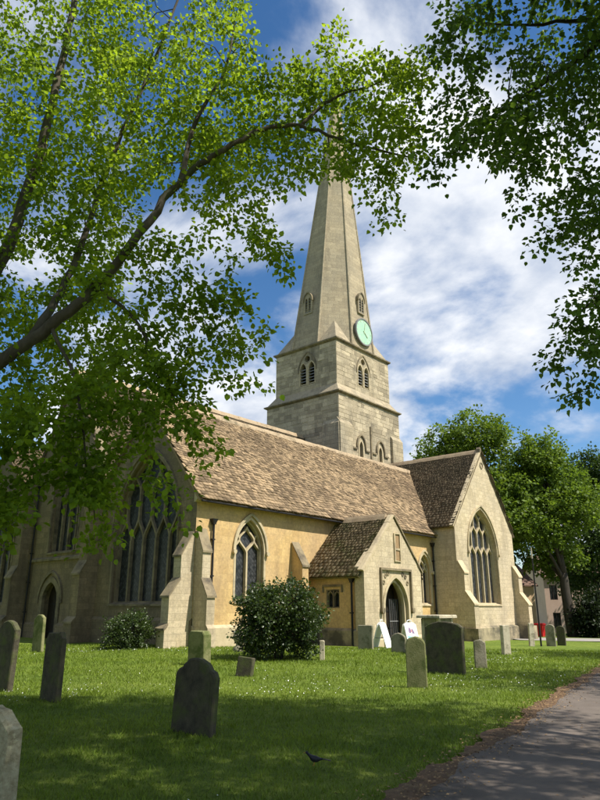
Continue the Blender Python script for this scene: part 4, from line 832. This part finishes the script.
# houses beyond
def house(name, c, uvec, width, depth, base, eave, roofh, m, wins, label, doorw=None):
    u = Vector(uvec).normalized(); n = Vector((u.y, -u.x, 0)); c = Vector((c.x, c.y, 0))
    if n.dot(Vector((-c.x, -c.y, 0))) < 0: n = -n
    e = empty(name, (c.x, c.y, base), label, 'house', 'houses beyond the churchyard')
    holes = [[(a, z0), (b_, z0), (b_, z1), (a, z1)] for a, b_, z0, z1 in wins]
    MB().slab([(0, base-1), (width, base-1), (width, eave), (0, eave)], holes, c, u, n, .3).build('wall', m, e)
    for p0, dd in ((c, -n), (c+u*width, -n)):
        MB().slab([(.301, base-1), (depth, base-1), (depth, eave), (depth/2, eave+roofh), (.301, eave+.3)], [], p0-u*(.003 if p0 == c else -.003)+(u*.25 if p0 == c else u*0), dd, -u if p0 == c else u, .25).build('wall', m, e)
    ov = .35
    for sgn in (0, 1):
        p0 = c+n*ov-u*.3+Vector((0, 0, eave-.1)) if sgn == 0 else c-n*(depth+ov)-u*.3+Vector((0, 0, eave-.1))
        rd = (c-n*depth/2-u*.3+Vector((0, 0, eave+roofh)))
        rf = MB().prism([p0, p0+u*(width+.6), rd+u*(width+.6), rd], Vector((0, 0, .12))).build('roof', M['roof_tile'], e, fix=True)
    for a, b_, z0, z1 in wins:
        fr = MB().bar([(a+.05, z0+.05), (b_-.05, z0+.05), (b_-.05, z1-.05), (a+.05, z1-.05)], c, u, n, .1, .1, -.1, closed=True).build('window' , M['frame_dark'], e, fix=True)
        MB().prism([c+u*q+Vector((0, 0, z))-n*.17 for q, z in ((a, z0), (b_, z0), (b_, z1), (a, z1))], -n*.03).build('pane', M['pane_dark'], fr)
        MB().bar([((a+b_)/2, z0+.06), ((a+b_)/2, z1-.06)], c, u, n, .06, .06, -.11).build('glazing_bar', M['frame_dark'], fr, fix=True)
    ch = c+u*width*.75-n*depth/2; MB().cbox((ch.x-.45, ch.y-.35, eave+roofh-.6), (ch.x+.45, ch.y+.35, eave+roofh+1.1), .05).build('chimney', m, e)
hb = gz(78)-.1
hc = lf(29.0, 80); house('pink_house', hc, lf(1, .0) , 9.5, 8, hb, 5.0, 2.6, M['render_pink'], [(.6, 1.5, 2.35, 4.0), (2.3, 3.2, 2.35, 4.0), (4.6, 5.5, 2.35, 4.0), (7, 7.9, 2.35, 4.0), (.7, 1.6, -.8, .9), (2.5, 3.3, -1.2, .9), (4.4, 5.2, -.6, .6), (7, 7.9, -.8, .9)], 'pink rendered house with dark sash windows behind the far headstones')
hc = lf(18.3, 66); house('peach_house', hc, lf(1, .25), 5.2, 7, gz(68)-.1, 3.6, 2.4, M['render_peach'], [(.6, 1.4, 1.6, 2.8), (3.2, 4.0, 1.6, 2.8), (3.2, 4.0, -.6, .8)], 'peach rendered house half hidden behind the transept')
hc = lf(39.5, 78); house('pale_house', hc, lf(1, -.1), 12, 8, hb, 5.6, 3.0, M['render_peach'], [(1, 2, 2.6, 4.2), (4, 5, 2.6, 4.2), (7, 8, 2.6, 4.2), (10, 11, 2.6, 4.2)], 'pale house glimpsed through the trees past the leaning trunk')

# ------------------------------------------------------------------ trees
def leaf_mesh(P, D, Nn, L, Wd, simple=False):
    S = np.cross(Nn, D); S /= np.linalg.norm(S, axis=1)[:, None]+1e-9; Nn = np.cross(D, S)
    L = L[:, None]; Wd = Wd[:, None]
    if simple:
        V = np.stack([P, P+D*L*.45+S*Wd*.5+Nn*Wd*.12, P+D*L, P+D*L*.45-S*Wd*.5+Nn*Wd*.12], 1).reshape(-1, 3)
        b = np.arange(len(P))[:, None]*4; return V, b+np.array([0, 1, 2, 3])
    c = Nn*Wd*.16
    V = np.stack([P, P+D*L*.18+S*Wd*.46+c, P+D*L*.58+S*Wd*.42+c, P+D*L-Nn*L*.10, P+D*L*.58-S*Wd*.42+c, P+D*L*.18-S*Wd*.46+c], 1).reshape(-1, 3)
    b = np.arange(len(P))[:, None]*6; return V, np.concatenate([b+np.array([0, 1, 2, 3]), b+np.array([0, 3, 4, 5])], 0)
def leaves_for(C, dirs, per, spread_, size, rg, droop=.35, flat=.55, simple=False):
    n = len(C)*per; c = np.repeat(C, per, 0); dd = np.repeat(dirs, per, 0)
    off = rg.normal(0, 1, (n, 3)); t = rg.random(n)[:, None]
    P = c+dd*(t-.5)*spread_*2.2+off*spread_*np.array([.42, .42, .26])
    D = off*.8+dd*.5+rg.normal(0, .4, (n, 3)); D[:, 2] -= droop; D /= np.linalg.norm(D, axis=1)[:, None]
    Nn = rg.normal(0, flat, (n, 3))+np.array([0, 0, 1.]); Nn /= np.linalg.norm(Nn, axis=1)[:, None]
    L = size*rg.uniform(.6, 1.25, n); return leaf_mesh(P, D, Nn, L, L*rg.uniform(.75, .98, n), simple)
def branch_mesh(skel, seg):
    b = MB()
    for pts, rad in skel: b.tube(pts, rad, 9)
    if len(seg):
        p0, p1, p2, r0, r1 = seg; k = 4; d = p2-p0; d /= np.linalg.norm(d, axis=1)[:, None]+1e-9
        ref = np.where(np.abs(d[:, 2:3]) > .9, np.array([1., 0, 0]), np.array([0, 0, 1.])); a = np.cross(d, ref); a /= np.linalg.norm(a, axis=1)[:, None]; c = np.cross(d, a)
        rings = []
        for p, r_ in ((p0, r0), (p1, (r0+r1)/2), (p2, r1)):
            for j in range(k): w = 2*math.pi*j/k; rings.append(p+(a*math.cos(w)+c*math.sin(w))*r_[:, None])
        V = np.stack(rings, 1).reshape(-1, 3); n = len(p0); bs = np.arange(n)[:, None]*(3*k)
        Fs = np.concatenate([bs+np.array([i*k+j, i*k+(j+1) % k, (i+1)*k+(j+1) % k, (i+1)*k+j]) for i in range(2) for j in range(k)], 0)
        base = len(b.v); b.v += [tuple(q) for q in V.tolist()]; b.f += [tuple(q) for q in (Fs+base).tolist()]
    return b
def resample(pts, n=6):      # smooth a limb polyline (Catmull-Rom)
    P = [np.array(q) for q in pts]; P = [2*P[0]-P[1]]+P+[2*P[-1]-P[-2]]; out = []
    for i in range(1, len(P)-2):
        for j in range(n):
            t = j/n; a, b, c, d = P[i-1:i+3]
            out.append(.5*((2*b)+(-a+c)*t+(2*a-5*b+4*c-d)*t*t+(-a+3*b-3*c+d)*t**3))
    out.append(P[-2]); return np.array(out)
def tree(name, base, limbs, C, per, spread_, size, lmat, bmat, label, group, seed, simple=False, twig=.012, bend=.25, droop=.35, maxlink=None):
    rg = np.random.default_rng(seed); e = empty(name, base, label, 'tree', group)
    skel = []; nodes = []; nr = []
    for pts, r0, r1 in limbs:
        q = resample(pts, 5); q[1:-1] += rg.normal(0, 1, q[1:-1].shape)*min(r0, .06)*.22; rad = np.linspace(r0, r1, len(q)); skel.append((q, list(rad)))
        for i in range(len(q)-1):
            for t in (0, .5): nodes.append(q[i]*(1-t)+q[i+1]*t); nr.append(rad[i])
        nodes.append(q[-1]); nr.append(rad[-1])
    trunk_n = len(nodes)
    cap_ = trunk_n+3*len(C); NP = np.zeros((cap_, 3)); NP[:trunk_n] = nodes; NR = np.zeros(cap_); NR[:trunk_n] = nr; cnt = trunk_n
    d0 = np.array([np.min(((NP[:trunk_n]-c)**2).sum(1)) for c in C]); order = np.argsort(d0); C = C[order]
    p0 = np.zeros((len(C), 3)); p1 = p0.copy(); r0 = np.zeros(len(C)); r1 = r0.copy()
    for i, c in enumerate(C):
        dd = ((NP[:cnt]-c)**2).sum(1); j = int(np.argmin(dd)); p0[i] = NP[j]; L = math.sqrt(dd[j])
        mid = (NP[j]+c)/2+rg.normal(0, 1, 3)*L*.10; mid[2] += L*bend*.5; p1[i] = mid
        r0[i] = min(NR[j]*.62, twig*(1+L*.9)); r1[i] = max(.003, r0[i]*.45)
        NP[cnt] = mid; NR[cnt] = r0[i]*.8; NP[cnt+1] = c; NR[cnt+1] = r1[i]; cnt += 2
    branch_mesh(skel, (p0, p1, C, r0, r1)).build('trunk', bmat, e, smooth=True, uv=False)
    dirs = C-p1; dirs /= np.linalg.norm(dirs, axis=1)[:, None]+1e-9
    V, Fc = leaves_for(C, dirs, per, spread_, size, rg, droop, simple=simple)
    np_mesh('crown', V, Fc, lmat, e); return e
def ell(n, c, r, rg, shell=.55):
    d = rg.normal(0, 1, (n, 3)); d /= np.linalg.norm(d, axis=1)[:, None]; k = shell+(1-shell)*rg.random(n)**.7
    return np.array(c)+d*np.array(r)*k[:, None]
def px_poly(poly, n, f0, f1, rg):           # clusters in the volume seen through an outline between two distances
    P = np.array(poly); lo, hi = P.min(0), P.max(0); out = []
    while len(out) < n:
        x, y = rg.uniform(lo[0], hi[0]), rg.uniform(lo[1], hi[1])
        if inside(poly, x, y): out.append(at(x, y, rg.uniform(f0, f1)))
    return np.array(out)
def off_frame(P, polys=(), mg=22):
    x, y = projn(P); o = (x < -mg) | (x > 600+mg) | (y < -mg) | (y > 800+mg)
    for p in polys: o |= np_inside(p, x, y)
    return P[o]
def spray(pts, f0, f1, n, rg, w=7):         # hanging twig seen along a pixel line
    P = np.array(pts, float); t = np.linspace(0, len(P)-1, n); i = np.minimum(t.astype(int), len(P)-2); fr = (t-i)[:, None]
    q = P[i]*(1-fr)+P[i+1]*fr+rg.normal(0, w, (n, 2)); f = np.linspace(f0, f1, n)+rg.normal(0, .12, n)
    return np.array([at(a, b, c) for (a, b), c in zip(q, f)])
# left tree ------------------------------------------------
rg = np.random.default_rng(5)
tbase = lf(-4.75, 8.6); B0 = Vector((tbase.x, tbase.y, -.15))
fork = at(-70, 400, 8.6)
limbsL = [([B0, lf(-4.72, 8.6, 1.5), lf(-4.66, 8.6, 3.0), fork], .36, .27),
 ([fork, at(0, 362, 8.6), at(50, 325, 8.7), at(95, 287, 8.8), at(140, 232, 8.9), at(180, 182, 9.0), at(215, 155, 9.1), at(262, 130, 9.2), at(300, 127, 9.3), at(350, 143, 9.4), at(415, 158, 9.6)], .105, .014),
 ([fork, at(-20, 300, 9.2), at(12, 235, 9.4), at(40, 150, 9.6), at(60, 70, 9.8), at(80, -40, 10.2), at(95, -190, 10.6)], .125, .04),
 ([at(30, 340, 8.7), at(62, 290, 9.3), at(85, 235, 9.6), at(108, 165, 9.9), at(150, 70, 10.2), at(190, -30, 10.6)], .07, .02),
 ([fork, at(-120, 250, 8.6), at(-160, 60, 8.8), at(-140, -200, 9)], .2, .05),
 ([lf(-4.66, 8.6, 3.2), lf(-6.5, 8.2, 5.0), lf(-8.2, 7.9, 6.5), lf(-9.5, 7.6, 7.6)], .15, .03),
 ([lf(-4.66, 8.6, 3.6), lf(-5.4, 10.2, 5.6), lf(-6.2, 11.8, 7.4)], .14, .03),
 ([at(180, 182, 9.0), at(196, 120, 9.3), at(225, 70, 9.5), at(235, 20, 9.8)], .05, .012),
 ([at(300, 127, 9.3), at(330, 100, 9.4), at(372, 85, 9.5), at(415, 72, 9.6)], .035, .008),
 ([at(95, 287, 8.8), at(135, 320, 8.8), at(165, 380, 8.9), at(180, 420, 8.9)], .035, .008),
 ([at(50, 325, 8.7), at(75, 380, 8.6), at(85, 450, 8.5), at(95, 520, 8.5)], .03, .006)]
pA = [(-60, -60), (245, -60), (240, 25), (262, 62), (225, 110), (190, 165), (150, 190), (120, 235), (118, 300), (140, 335), (110, 385), (60, 400), (30, 430), (-60, 450)]
pB = [(190, 170), (218, 105), (258, 70), (330, 62), (365, 55), (402, 62), (424, 84), (415, 110), (428, 150), (405, 185), (352, 172), (325, 183), (290, 172), (255, 165), (225, 190), (205, 215)]
pC = [(60, 380), (150, 340), (185, 385), (170, 430), (125, 440), (112, 500), (85, 545), (72, 500), (60, 440)]
pD = [(-60, 420), (40, 400), (48, 450), (40, 480), (10, 540), (-10, 560), (-60, 560)]
CL = [px_poly(pA, 860, 8.7, 12.0, rg), px_poly(pB, 190, 9.1, 10.6, rg), px_poly(pC, 70, 8.1, 9.2, rg), px_poly(pD, 70, 7.4, 8.6, rg)]
for pts, f0, f1, n in [([(215, 160), (235, 215), (262, 250), (286, 272)], 9.1, 9.3, 16), ([(150, 225), (190, 290), (222, 335), (256, 352)], 8.9, 9.1, 22), ([(195, 175), (205, 240), (225, 290), (238, 300)], 9, 9.2, 14),
                       ([(100, 285), (150, 330), (195, 350), (250, 382)], 8.8, 9.0, 18), ([(165, 380), (180, 425), (212, 455)], 8.8, 8.9, 12), ([(140, 330), (165, 385), (205, 400)], 8.8, 8.9, 9), ([(120, 235), (160, 285), (185, 330)], 8.9, 9.1, 14), ([(350, 160), (372, 185), (402, 210)], 9.4, 9.5, 9), ([(300, 130), (296, 170), (275, 205)], 9.3, 9.3, 7),
                       ([(60, 400), (90, 470), (108, 540)], 8.5, 8.5, 16), ([(120, 400), (150, 440), (172, 520)], 8.7, 8.7, 12), ([(20, 430), (60, 480), (95, 500)], 8.3, 8.3, 10), ([(330, 75), (335, 45), (338, 38)], 9.4, 9.4, 5), ([(395, 70), (420, 62), (428, 66)], 9.5, 9.6, 5), ([(230, 170), (250, 200), (262, 215)], 9.2, 9.2, 7)]:
    CL.append(spray(pts, f0, f1, n, rg))
offp = off_frame(ell(620, lf(-6.3, 8.8, 9.4), (5.2, 5.2, 5.2), rg)); CL.append(offp)
tree('lime_tree', B0, limbsL, np.concatenate(CL), 40, .23, .086, M['leaf_lime'], M['bark'], 'leafy lime tree with bright spring leaves and long limbs reaching over the lawn', 'lime trees around the churchyard', 15, twig=.009)
# right-hand trees along the path ------------------------------------------------
rg = np.random.default_rng(9)
maskR = [(600, -40), (640, 420), (600, 388), (560, 372), (585, 345), (556, 300), (550, 255), (560, 232), (545, 215), (560, 195), (540, 190), (520, 208), (505, 175), (480, 168), (455, 175), (440, 165), (432, 130), (438, 95), (448, 60), (436, 30), (440, -30)]
rb_ = lf(8.6, 4.6); B1 = Vector((rb_.x, rb_.y, -.15)); fk = lf(8.4, 4.9, 4.4)
limbsR = [([B1, lf(8.6, 4.6, 2.), fk], .42, .34), ([fk, lf(7.4, 6.0, 7), lf(6.2, 6.6, 10.5), lf(5.2, 6.8, 14)], .24, .04), ([fk, lf(6.6, 7.2, 6.2), at(640, 20, 8.2), at(585, 55, 8.6), at(540, 85, 8.9), at(490, 118, 9.1), at(448, 160, 9.2)], .085, .010),
          ([fk, lf(7.0, 8.0, 5.4), at(690, 250, 8.9), at(610, 285, 9.2), at(565, 330, 9.4)], .10, .01), ([fk, lf(9.6, 3.2, 7.5), lf(10.2, 2.4, 11)], .2, .04), ([fk, lf(6.2, 4.0, 8), lf(3.6, 3.6, 11), lf(1.6, 3.6, 13)], .16, .03), ([fk, lf(10.5, 6, 7), lf(12, 6.6, 9.5)], .16, .03),
          ([at(640, 20, 8.2), at(580, 20, 8.6), at(520, 25, 8.8), at(460, 20, 9.0)], .05, .008)]
# visible part: dense toward the corner, thinning at the rim
pR1 = [(448, -30), (640, -40), (640, 120), (560, 185), (505, 165), (470, 150), (440, 140), (442, 100), (455, 60), (445, 20)]
pR2 = [(555, 190), (640, 110), (640, 410), (600, 380), (590, 350), (562, 300), (558, 240)]
CR = [px_poly(pR1, 160, 7.6, 10.4, rg), px_poly(pR2, 60, 8.2, 10.2, rg)]
for pts, f0, f1, n in [([(490, 118), (460, 150), (428, 178)], 9.1, 9.2, 9), ([(540, 85), (520, 140), (525, 205)], 9, 9, 12), ([(600, 290), (565, 340), (556, 370)], 9.3, 9.4, 8), ([(460, 20), (440, 30), (436, 60)], 9, 9, 6), ([(600, 345), (590, 375), (580, 390)], 9.3, 9.3, 5), ([(600, 215), (560, 230), (548, 240)], 9.2, 9.3, 6), ([(480, 100), (445, 110), (425, 125)], 9.1, 9.2, 6)]:
    CR.append(spray(pts, f0, f1, n, rg, 6))
CR.append(off_frame(ell(2500, lf(6.2, 5.0, 11.5), (6.2, 5.2, 5.6), rg, .3), mg=15)); CR.append(off_frame(ell(900, lf(1.6, 4.9, 13.8), (4.2, 3.6, 3.2), rg, .1), mg=15))
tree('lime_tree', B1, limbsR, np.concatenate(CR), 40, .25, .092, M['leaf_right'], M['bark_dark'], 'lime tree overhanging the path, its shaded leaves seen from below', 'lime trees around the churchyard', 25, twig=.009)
def simple_tree(base, h, r, nclus, per, size, lm, label, seed, spread_=.5, z0=.32, name='lime_tree', group='lime trees around the churchyard', lobes=9, check=False, tr=.3, leanv=(0, 0), mg=15, shell=.35):
    rg = np.random.default_rng(seed); b = np.array([base.x, base.y, gz(base.x)-.15]); lean = np.array([leanv[0], leanv[1], 0.])
    C = []; limbs = []
    f_ = b+np.array([0, 0, h*z0])+lean*h*z0; limbs.append(([b, (b+f_)/2+rg.normal(0, .1, 3)*np.array([1, 1, 0]), f_], tr, tr*.75))
    top = b+lean*h+np.array([0, 0, h*.93]); limbs.append(([f_, (f_+top)/2+rg.normal(0, .3, 3), top], tr*.7, .03))
    for i in range(lobes):
        a = 2*math.pi*i/lobes*1.618+rg.random(); zz = z0+.05+(.86-z0)*((i+.5)/lobes); rr = r*(.68 if zz < .75 else .40)*rg.uniform(.75, 1.05)
        c = b+lean*h*zz+np.array([math.cos(a)*rr, math.sin(a)*rr, h*zz]); lr = r*rg.uniform(.42, .62)*(1 if zz < .7 else .85)
        C.append(ell(nclus//(lobes+2), c, (lr, lr, lr*.85), rg, shell))
        s = b+lean*h*zz*.7+np.array([0, 0, max(h*z0*.9, h*(zz-.22))]); limbs.append(([s, (s+c)/2+np.array([0, 0, .3]), c], tr*.38, .025))
    C.append(ell(2*nclus//(lobes+2), b+lean*h*.6+np.array([0, 0, h*.66]), (r*.72, r*.72, h*.29), rg, .6)); C = np.concatenate(C)
    if check: C = off_frame(C, mg=mg)
    return tree(name, tuple(b), limbs, C, per, spread_, size, lm, M['bark_dark'], label, group, seed, simple=True, twig=.03)
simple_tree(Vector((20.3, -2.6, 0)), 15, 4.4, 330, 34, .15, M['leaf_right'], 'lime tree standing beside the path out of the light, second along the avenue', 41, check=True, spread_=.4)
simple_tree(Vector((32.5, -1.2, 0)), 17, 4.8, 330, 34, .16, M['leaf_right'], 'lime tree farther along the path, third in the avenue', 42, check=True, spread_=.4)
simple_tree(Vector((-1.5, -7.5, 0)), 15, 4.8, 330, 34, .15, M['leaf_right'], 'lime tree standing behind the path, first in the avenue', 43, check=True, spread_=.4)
for i_, (l_, f_, h_) in enumerate([(-17, 19, 15), (-22.5, 29, 17), (-29, 40, 18), (-17.5, 4, 17), (-26, 13, 19), (-35, 26, 20)]):  # unseen trees added to block the western sky and darken west faces
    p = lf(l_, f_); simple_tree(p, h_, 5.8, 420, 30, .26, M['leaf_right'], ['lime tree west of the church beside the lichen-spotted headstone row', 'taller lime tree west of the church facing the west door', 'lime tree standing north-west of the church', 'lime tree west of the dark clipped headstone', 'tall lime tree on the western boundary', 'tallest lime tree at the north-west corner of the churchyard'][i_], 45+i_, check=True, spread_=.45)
# trees beyond the transept
G2 = 'trees beyond the church'
p = lf(17.6, 63); simple_tree(p, 20.6, 7.0, 2000, 30, .30, M['leaf_far'], 'tall rounded bright green tree rising behind the transept gable', 51, .55, .18, 'broadleaf_tree', G2, 12)
p = lf(24.2, 61); simple_tree(p, 18.6, 5.0, 1100, 30, .28, M['leaf_far'], 'green tree with a dark leaning trunk in front of the pink house', 52, .55, .30, 'broadleaf_tree', G2, 10, tr=.5, leanv=(-.03, .03))
p = lf(31.5, 68); simple_tree(p, 19, 5.6, 1000, 30, .30, M['leaf_far_dark'], 'dark green tree beyond the tree with the leaning trunk', 53, .6, .22, 'broadleaf_tree', G2, 10)
p = lf(41, 72); simple_tree(p, 19, 5.6, 400, 24, .3, M['leaf_far_dark'], 'dark green tree beyond the hedge', 54, .6, .2, 'broadleaf_tree', G2, 9)
# shrubs
def shrub(base, r, h, ncl, per, size, lm, label, seed, group=None, spread_=.18, nst=9, cat='shrub', name='shrub'):
    rg = np.random.default_rng(seed); b = np.array([base[0], base[1], gz(base[0])-.05]); limbs = []
    for i in range(nst):
        a = rg.random()*6.28; k = rg.uniform(.25, .8); limbs.append(([b+np.array([.12*math.cos(a), .12*math.sin(a), 0]), b+np.array([r[0]*k*.5*math.cos(a), r[1]*k*.5*math.sin(a), h*.45]), b+np.array([r[0]*k*math.cos(a), r[1]*k*math.sin(a), h*rg.uniform(.7, .9)])], .022, .006))
    d = rg.normal(0, 1, (ncl*2, 3)); d /= np.linalg.norm(d, axis=1)[:, None]; d = d[d[:, 2] > -.93][:ncl]
    bump_ = 1+.16*np.sin(d[:, 0]*5+seed)*np.sin(d[:, 1]*4+1)+.12*np.sin(d[:, 2]*7+d[:, 0]*3)
    k = (.45+.55*rg.random(len(d))**.5)*bump_
    C = b+np.array([0, 0, h*.5])+d*np.array([r[0], r[1], h*.5])*k[:, None]; C[:, :2] += rg.normal(0, .08, (len(C), 2)); C[:, 2] = np.maximum(C[:, 2], b[2]+.1)
    e = empty(name, tuple(b), label, cat, group); 
    p0 = np.array([l[0][1] for l in limbs])[rg.integers(0, nst, len(C))]; mid = (p0+C)/2
    branch_mesh([(resample(q, 3), list(np.linspace(a_, c_, 7))) for q, a_, c_ in limbs], (p0, mid, C, np.full(len(C), .007), np.full(len(C), .003))).build('stems', M['bark_dark'], e, uv=False)
    V, Fc = leaves_for(C, d, per, spread_, size, rg, .1, .8); np_mesh('foliage', V, Fc, lm, e); return e
shrub((17.3, 15.7), (1.48, 1.48), 2.5, 640, 30, .085, M['leaf_shrub'], 'large rounded dark green shrub in front of the aisle window', 61)
shrub((16.9, 23.6), (.88, .88), 1.38, 260, 28, .075, M['leaf_shrub'], 'small clipped green bush against the west wall of the aisle', 62)
for i, (l, f, rr, h) in enumerate([(25.9, 60, 1.7, 3.4), (28.2, 61, 2.2, 4.6), (31.5, 61, 2.6, 4.8), (36, 62, 3, 4.6)]):
    p = lf(l, f); shrub((p.x, p.y), (rr, rr), h, 240, 20, .24, M['leaf_hedge'], ['low dark bush at the foot of the leaning trunk', 'dark evergreen bush beside the low one by the trunk', 'tall dark evergreen bush in the boundary planting', 'dark evergreen bush at the end of the boundary planting'][i], 70+i, 'dark bushes along the churchyard boundary', .4)
# ------------------------------------------------------------------ grass, daisies, litter
rg = np.random.default_rng(77)
def lz(P): return -.022*np.maximum(0, P[:, 0]-19)+.035*np.sin(P[:, 0]*.55+1.3)*np.sin(P[:, 1]*.47)+.02*np.sin(P[:, 0]*1.3+P[:, 1]*.9)-.03
def scatter(n, fmin, fmax, power, rg):
    f = fmin+(fmax-fmin)*rg.random(n)**power; l = (rg.random(n)*2-1)*(f*.50+.8); P = fwv[None]*f[:, None]+rtv[None]*l[:, None]
    ey = np.interp(P[:, 0], [e[0] for e in EDGE], [e[1] for e in EDGE]); k = (P[:, 1] > ey+.12)&~((P[:, 0] > 19.0)&(P[:, 1] > 22.3)&(P[:, 1] < 46)); k &= ~((P[:, 0] > 26.7)&(P[:, 0] < 32.3)&(P[:, 1] > 18.7))&~((P[:, 0] > 40)&(P[:, 1] > 20.5))
    return P[k]
P = scatter(190000, 5.2, 32, 1.35, rg); n = len(P)
b = np.stack([P[:, 0], P[:, 1], lz(P)-.01], 1); ang = rg.random(n)*6.28; dist = np.hypot(P[:, 0], P[:, 1])
clump = .5+.5*np.sin(P[:, 0]*2.1+np.sin(P[:, 1]*1.7))*np.sin(P[:, 1]*2.3+1)
hh = (.028+.040*rg.random(n))*(.75+.5*clump)*(1+.02*dist); ww = .0035*(1+dist*.11)
u_ = np.stack([np.cos(ang), np.sin(ang), 0*ang], 1); ln = rg.normal(0, .55, (n, 3)); ln[:, 2] = 1
V = np.stack([b-u_*ww[:, None], b+u_*ww[:, None], b+ln*hh[:, None]], 1).reshape(-1, 3)
props(np_mesh('grass', V, np.arange(n)[:, None]*3+np.array([0, 1, 2]), M['grass']), 'short mown grass blades covering the churchyard lawn', 'grass', kind='stuff')
# daisies
P = scatter(9000, 5.2, 30, 1.15, rg); cl = np.sin(P[:, 0]*.9+1)*np.sin(P[:, 1]*1.1)+np.sin(P[:, 0]*.31+P[:, 1]*.4)+rg.normal(0, .5, len(P)); P = P[cl > .95]
extra = np.array([22.6, 10.3])+rg.normal(0, 1, (150, 2))*np.array([1.3, .6]); P = np.concatenate([P, extra]); n = len(P)
c = np.stack([P[:, 0], P[:, 1], lz(P)+.035+.02*rg.random(n)], 1); r_ = (.006+.004*rg.random(n))*(1+.022*np.hypot(P[:, 0], P[:, 1])); tl_ = rg.normal(0, .35, (n, 2))
V = np.stack([np.stack([c[:, 0]+r_*math.cos(t), c[:, 1]+r_*math.sin(t), c[:, 2]+r_*(tl_[:, 0]*math.cos(t)+tl_[:, 1]*math.sin(t))], 1) for t in [i*math.pi/3 for i in range(6)]], 1).reshape(-1, 3)
props(np_mesh('daisies', V, np.arange(n)[:, None]*6+np.arange(6), M['petal']), 'small white daisies scattered through the lawn', 'daisies', kind='stuff')
# husks and dead leaves along the verge and on the path
n = 5200; x = rg.uniform(2, 26, n); ey = np.interp(x, [e[0] for e in EDGE], [e[1] for e in EDGE]); y = ey+rg.normal(-.02, .22, n); far = rg.random(n) < .12; y[far] = ey[far]-rg.random(far.sum())*3.5
c = np.stack([x, y, -.022*np.maximum(0, x-19)+.056+.006*rg.random(n)], 1); D = rg.normal(0, 1, (n, 3)); D[:, 2] *= .15; D /= np.linalg.norm(D, axis=1)[:, None]; Nn = rg.normal(0, .3, (n, 3))+np.array([0, 0, 1.]); Lx = rg.uniform(.015, .045, n)
V, Fc = leaf_mesh(c, D, Nn, Lx, Lx*.6, True); props(np_mesh('leaf_litter', V, Fc, M['litter']), 'brown husks and dead leaves along the path edge', 'leaf litter', kind='stuff')
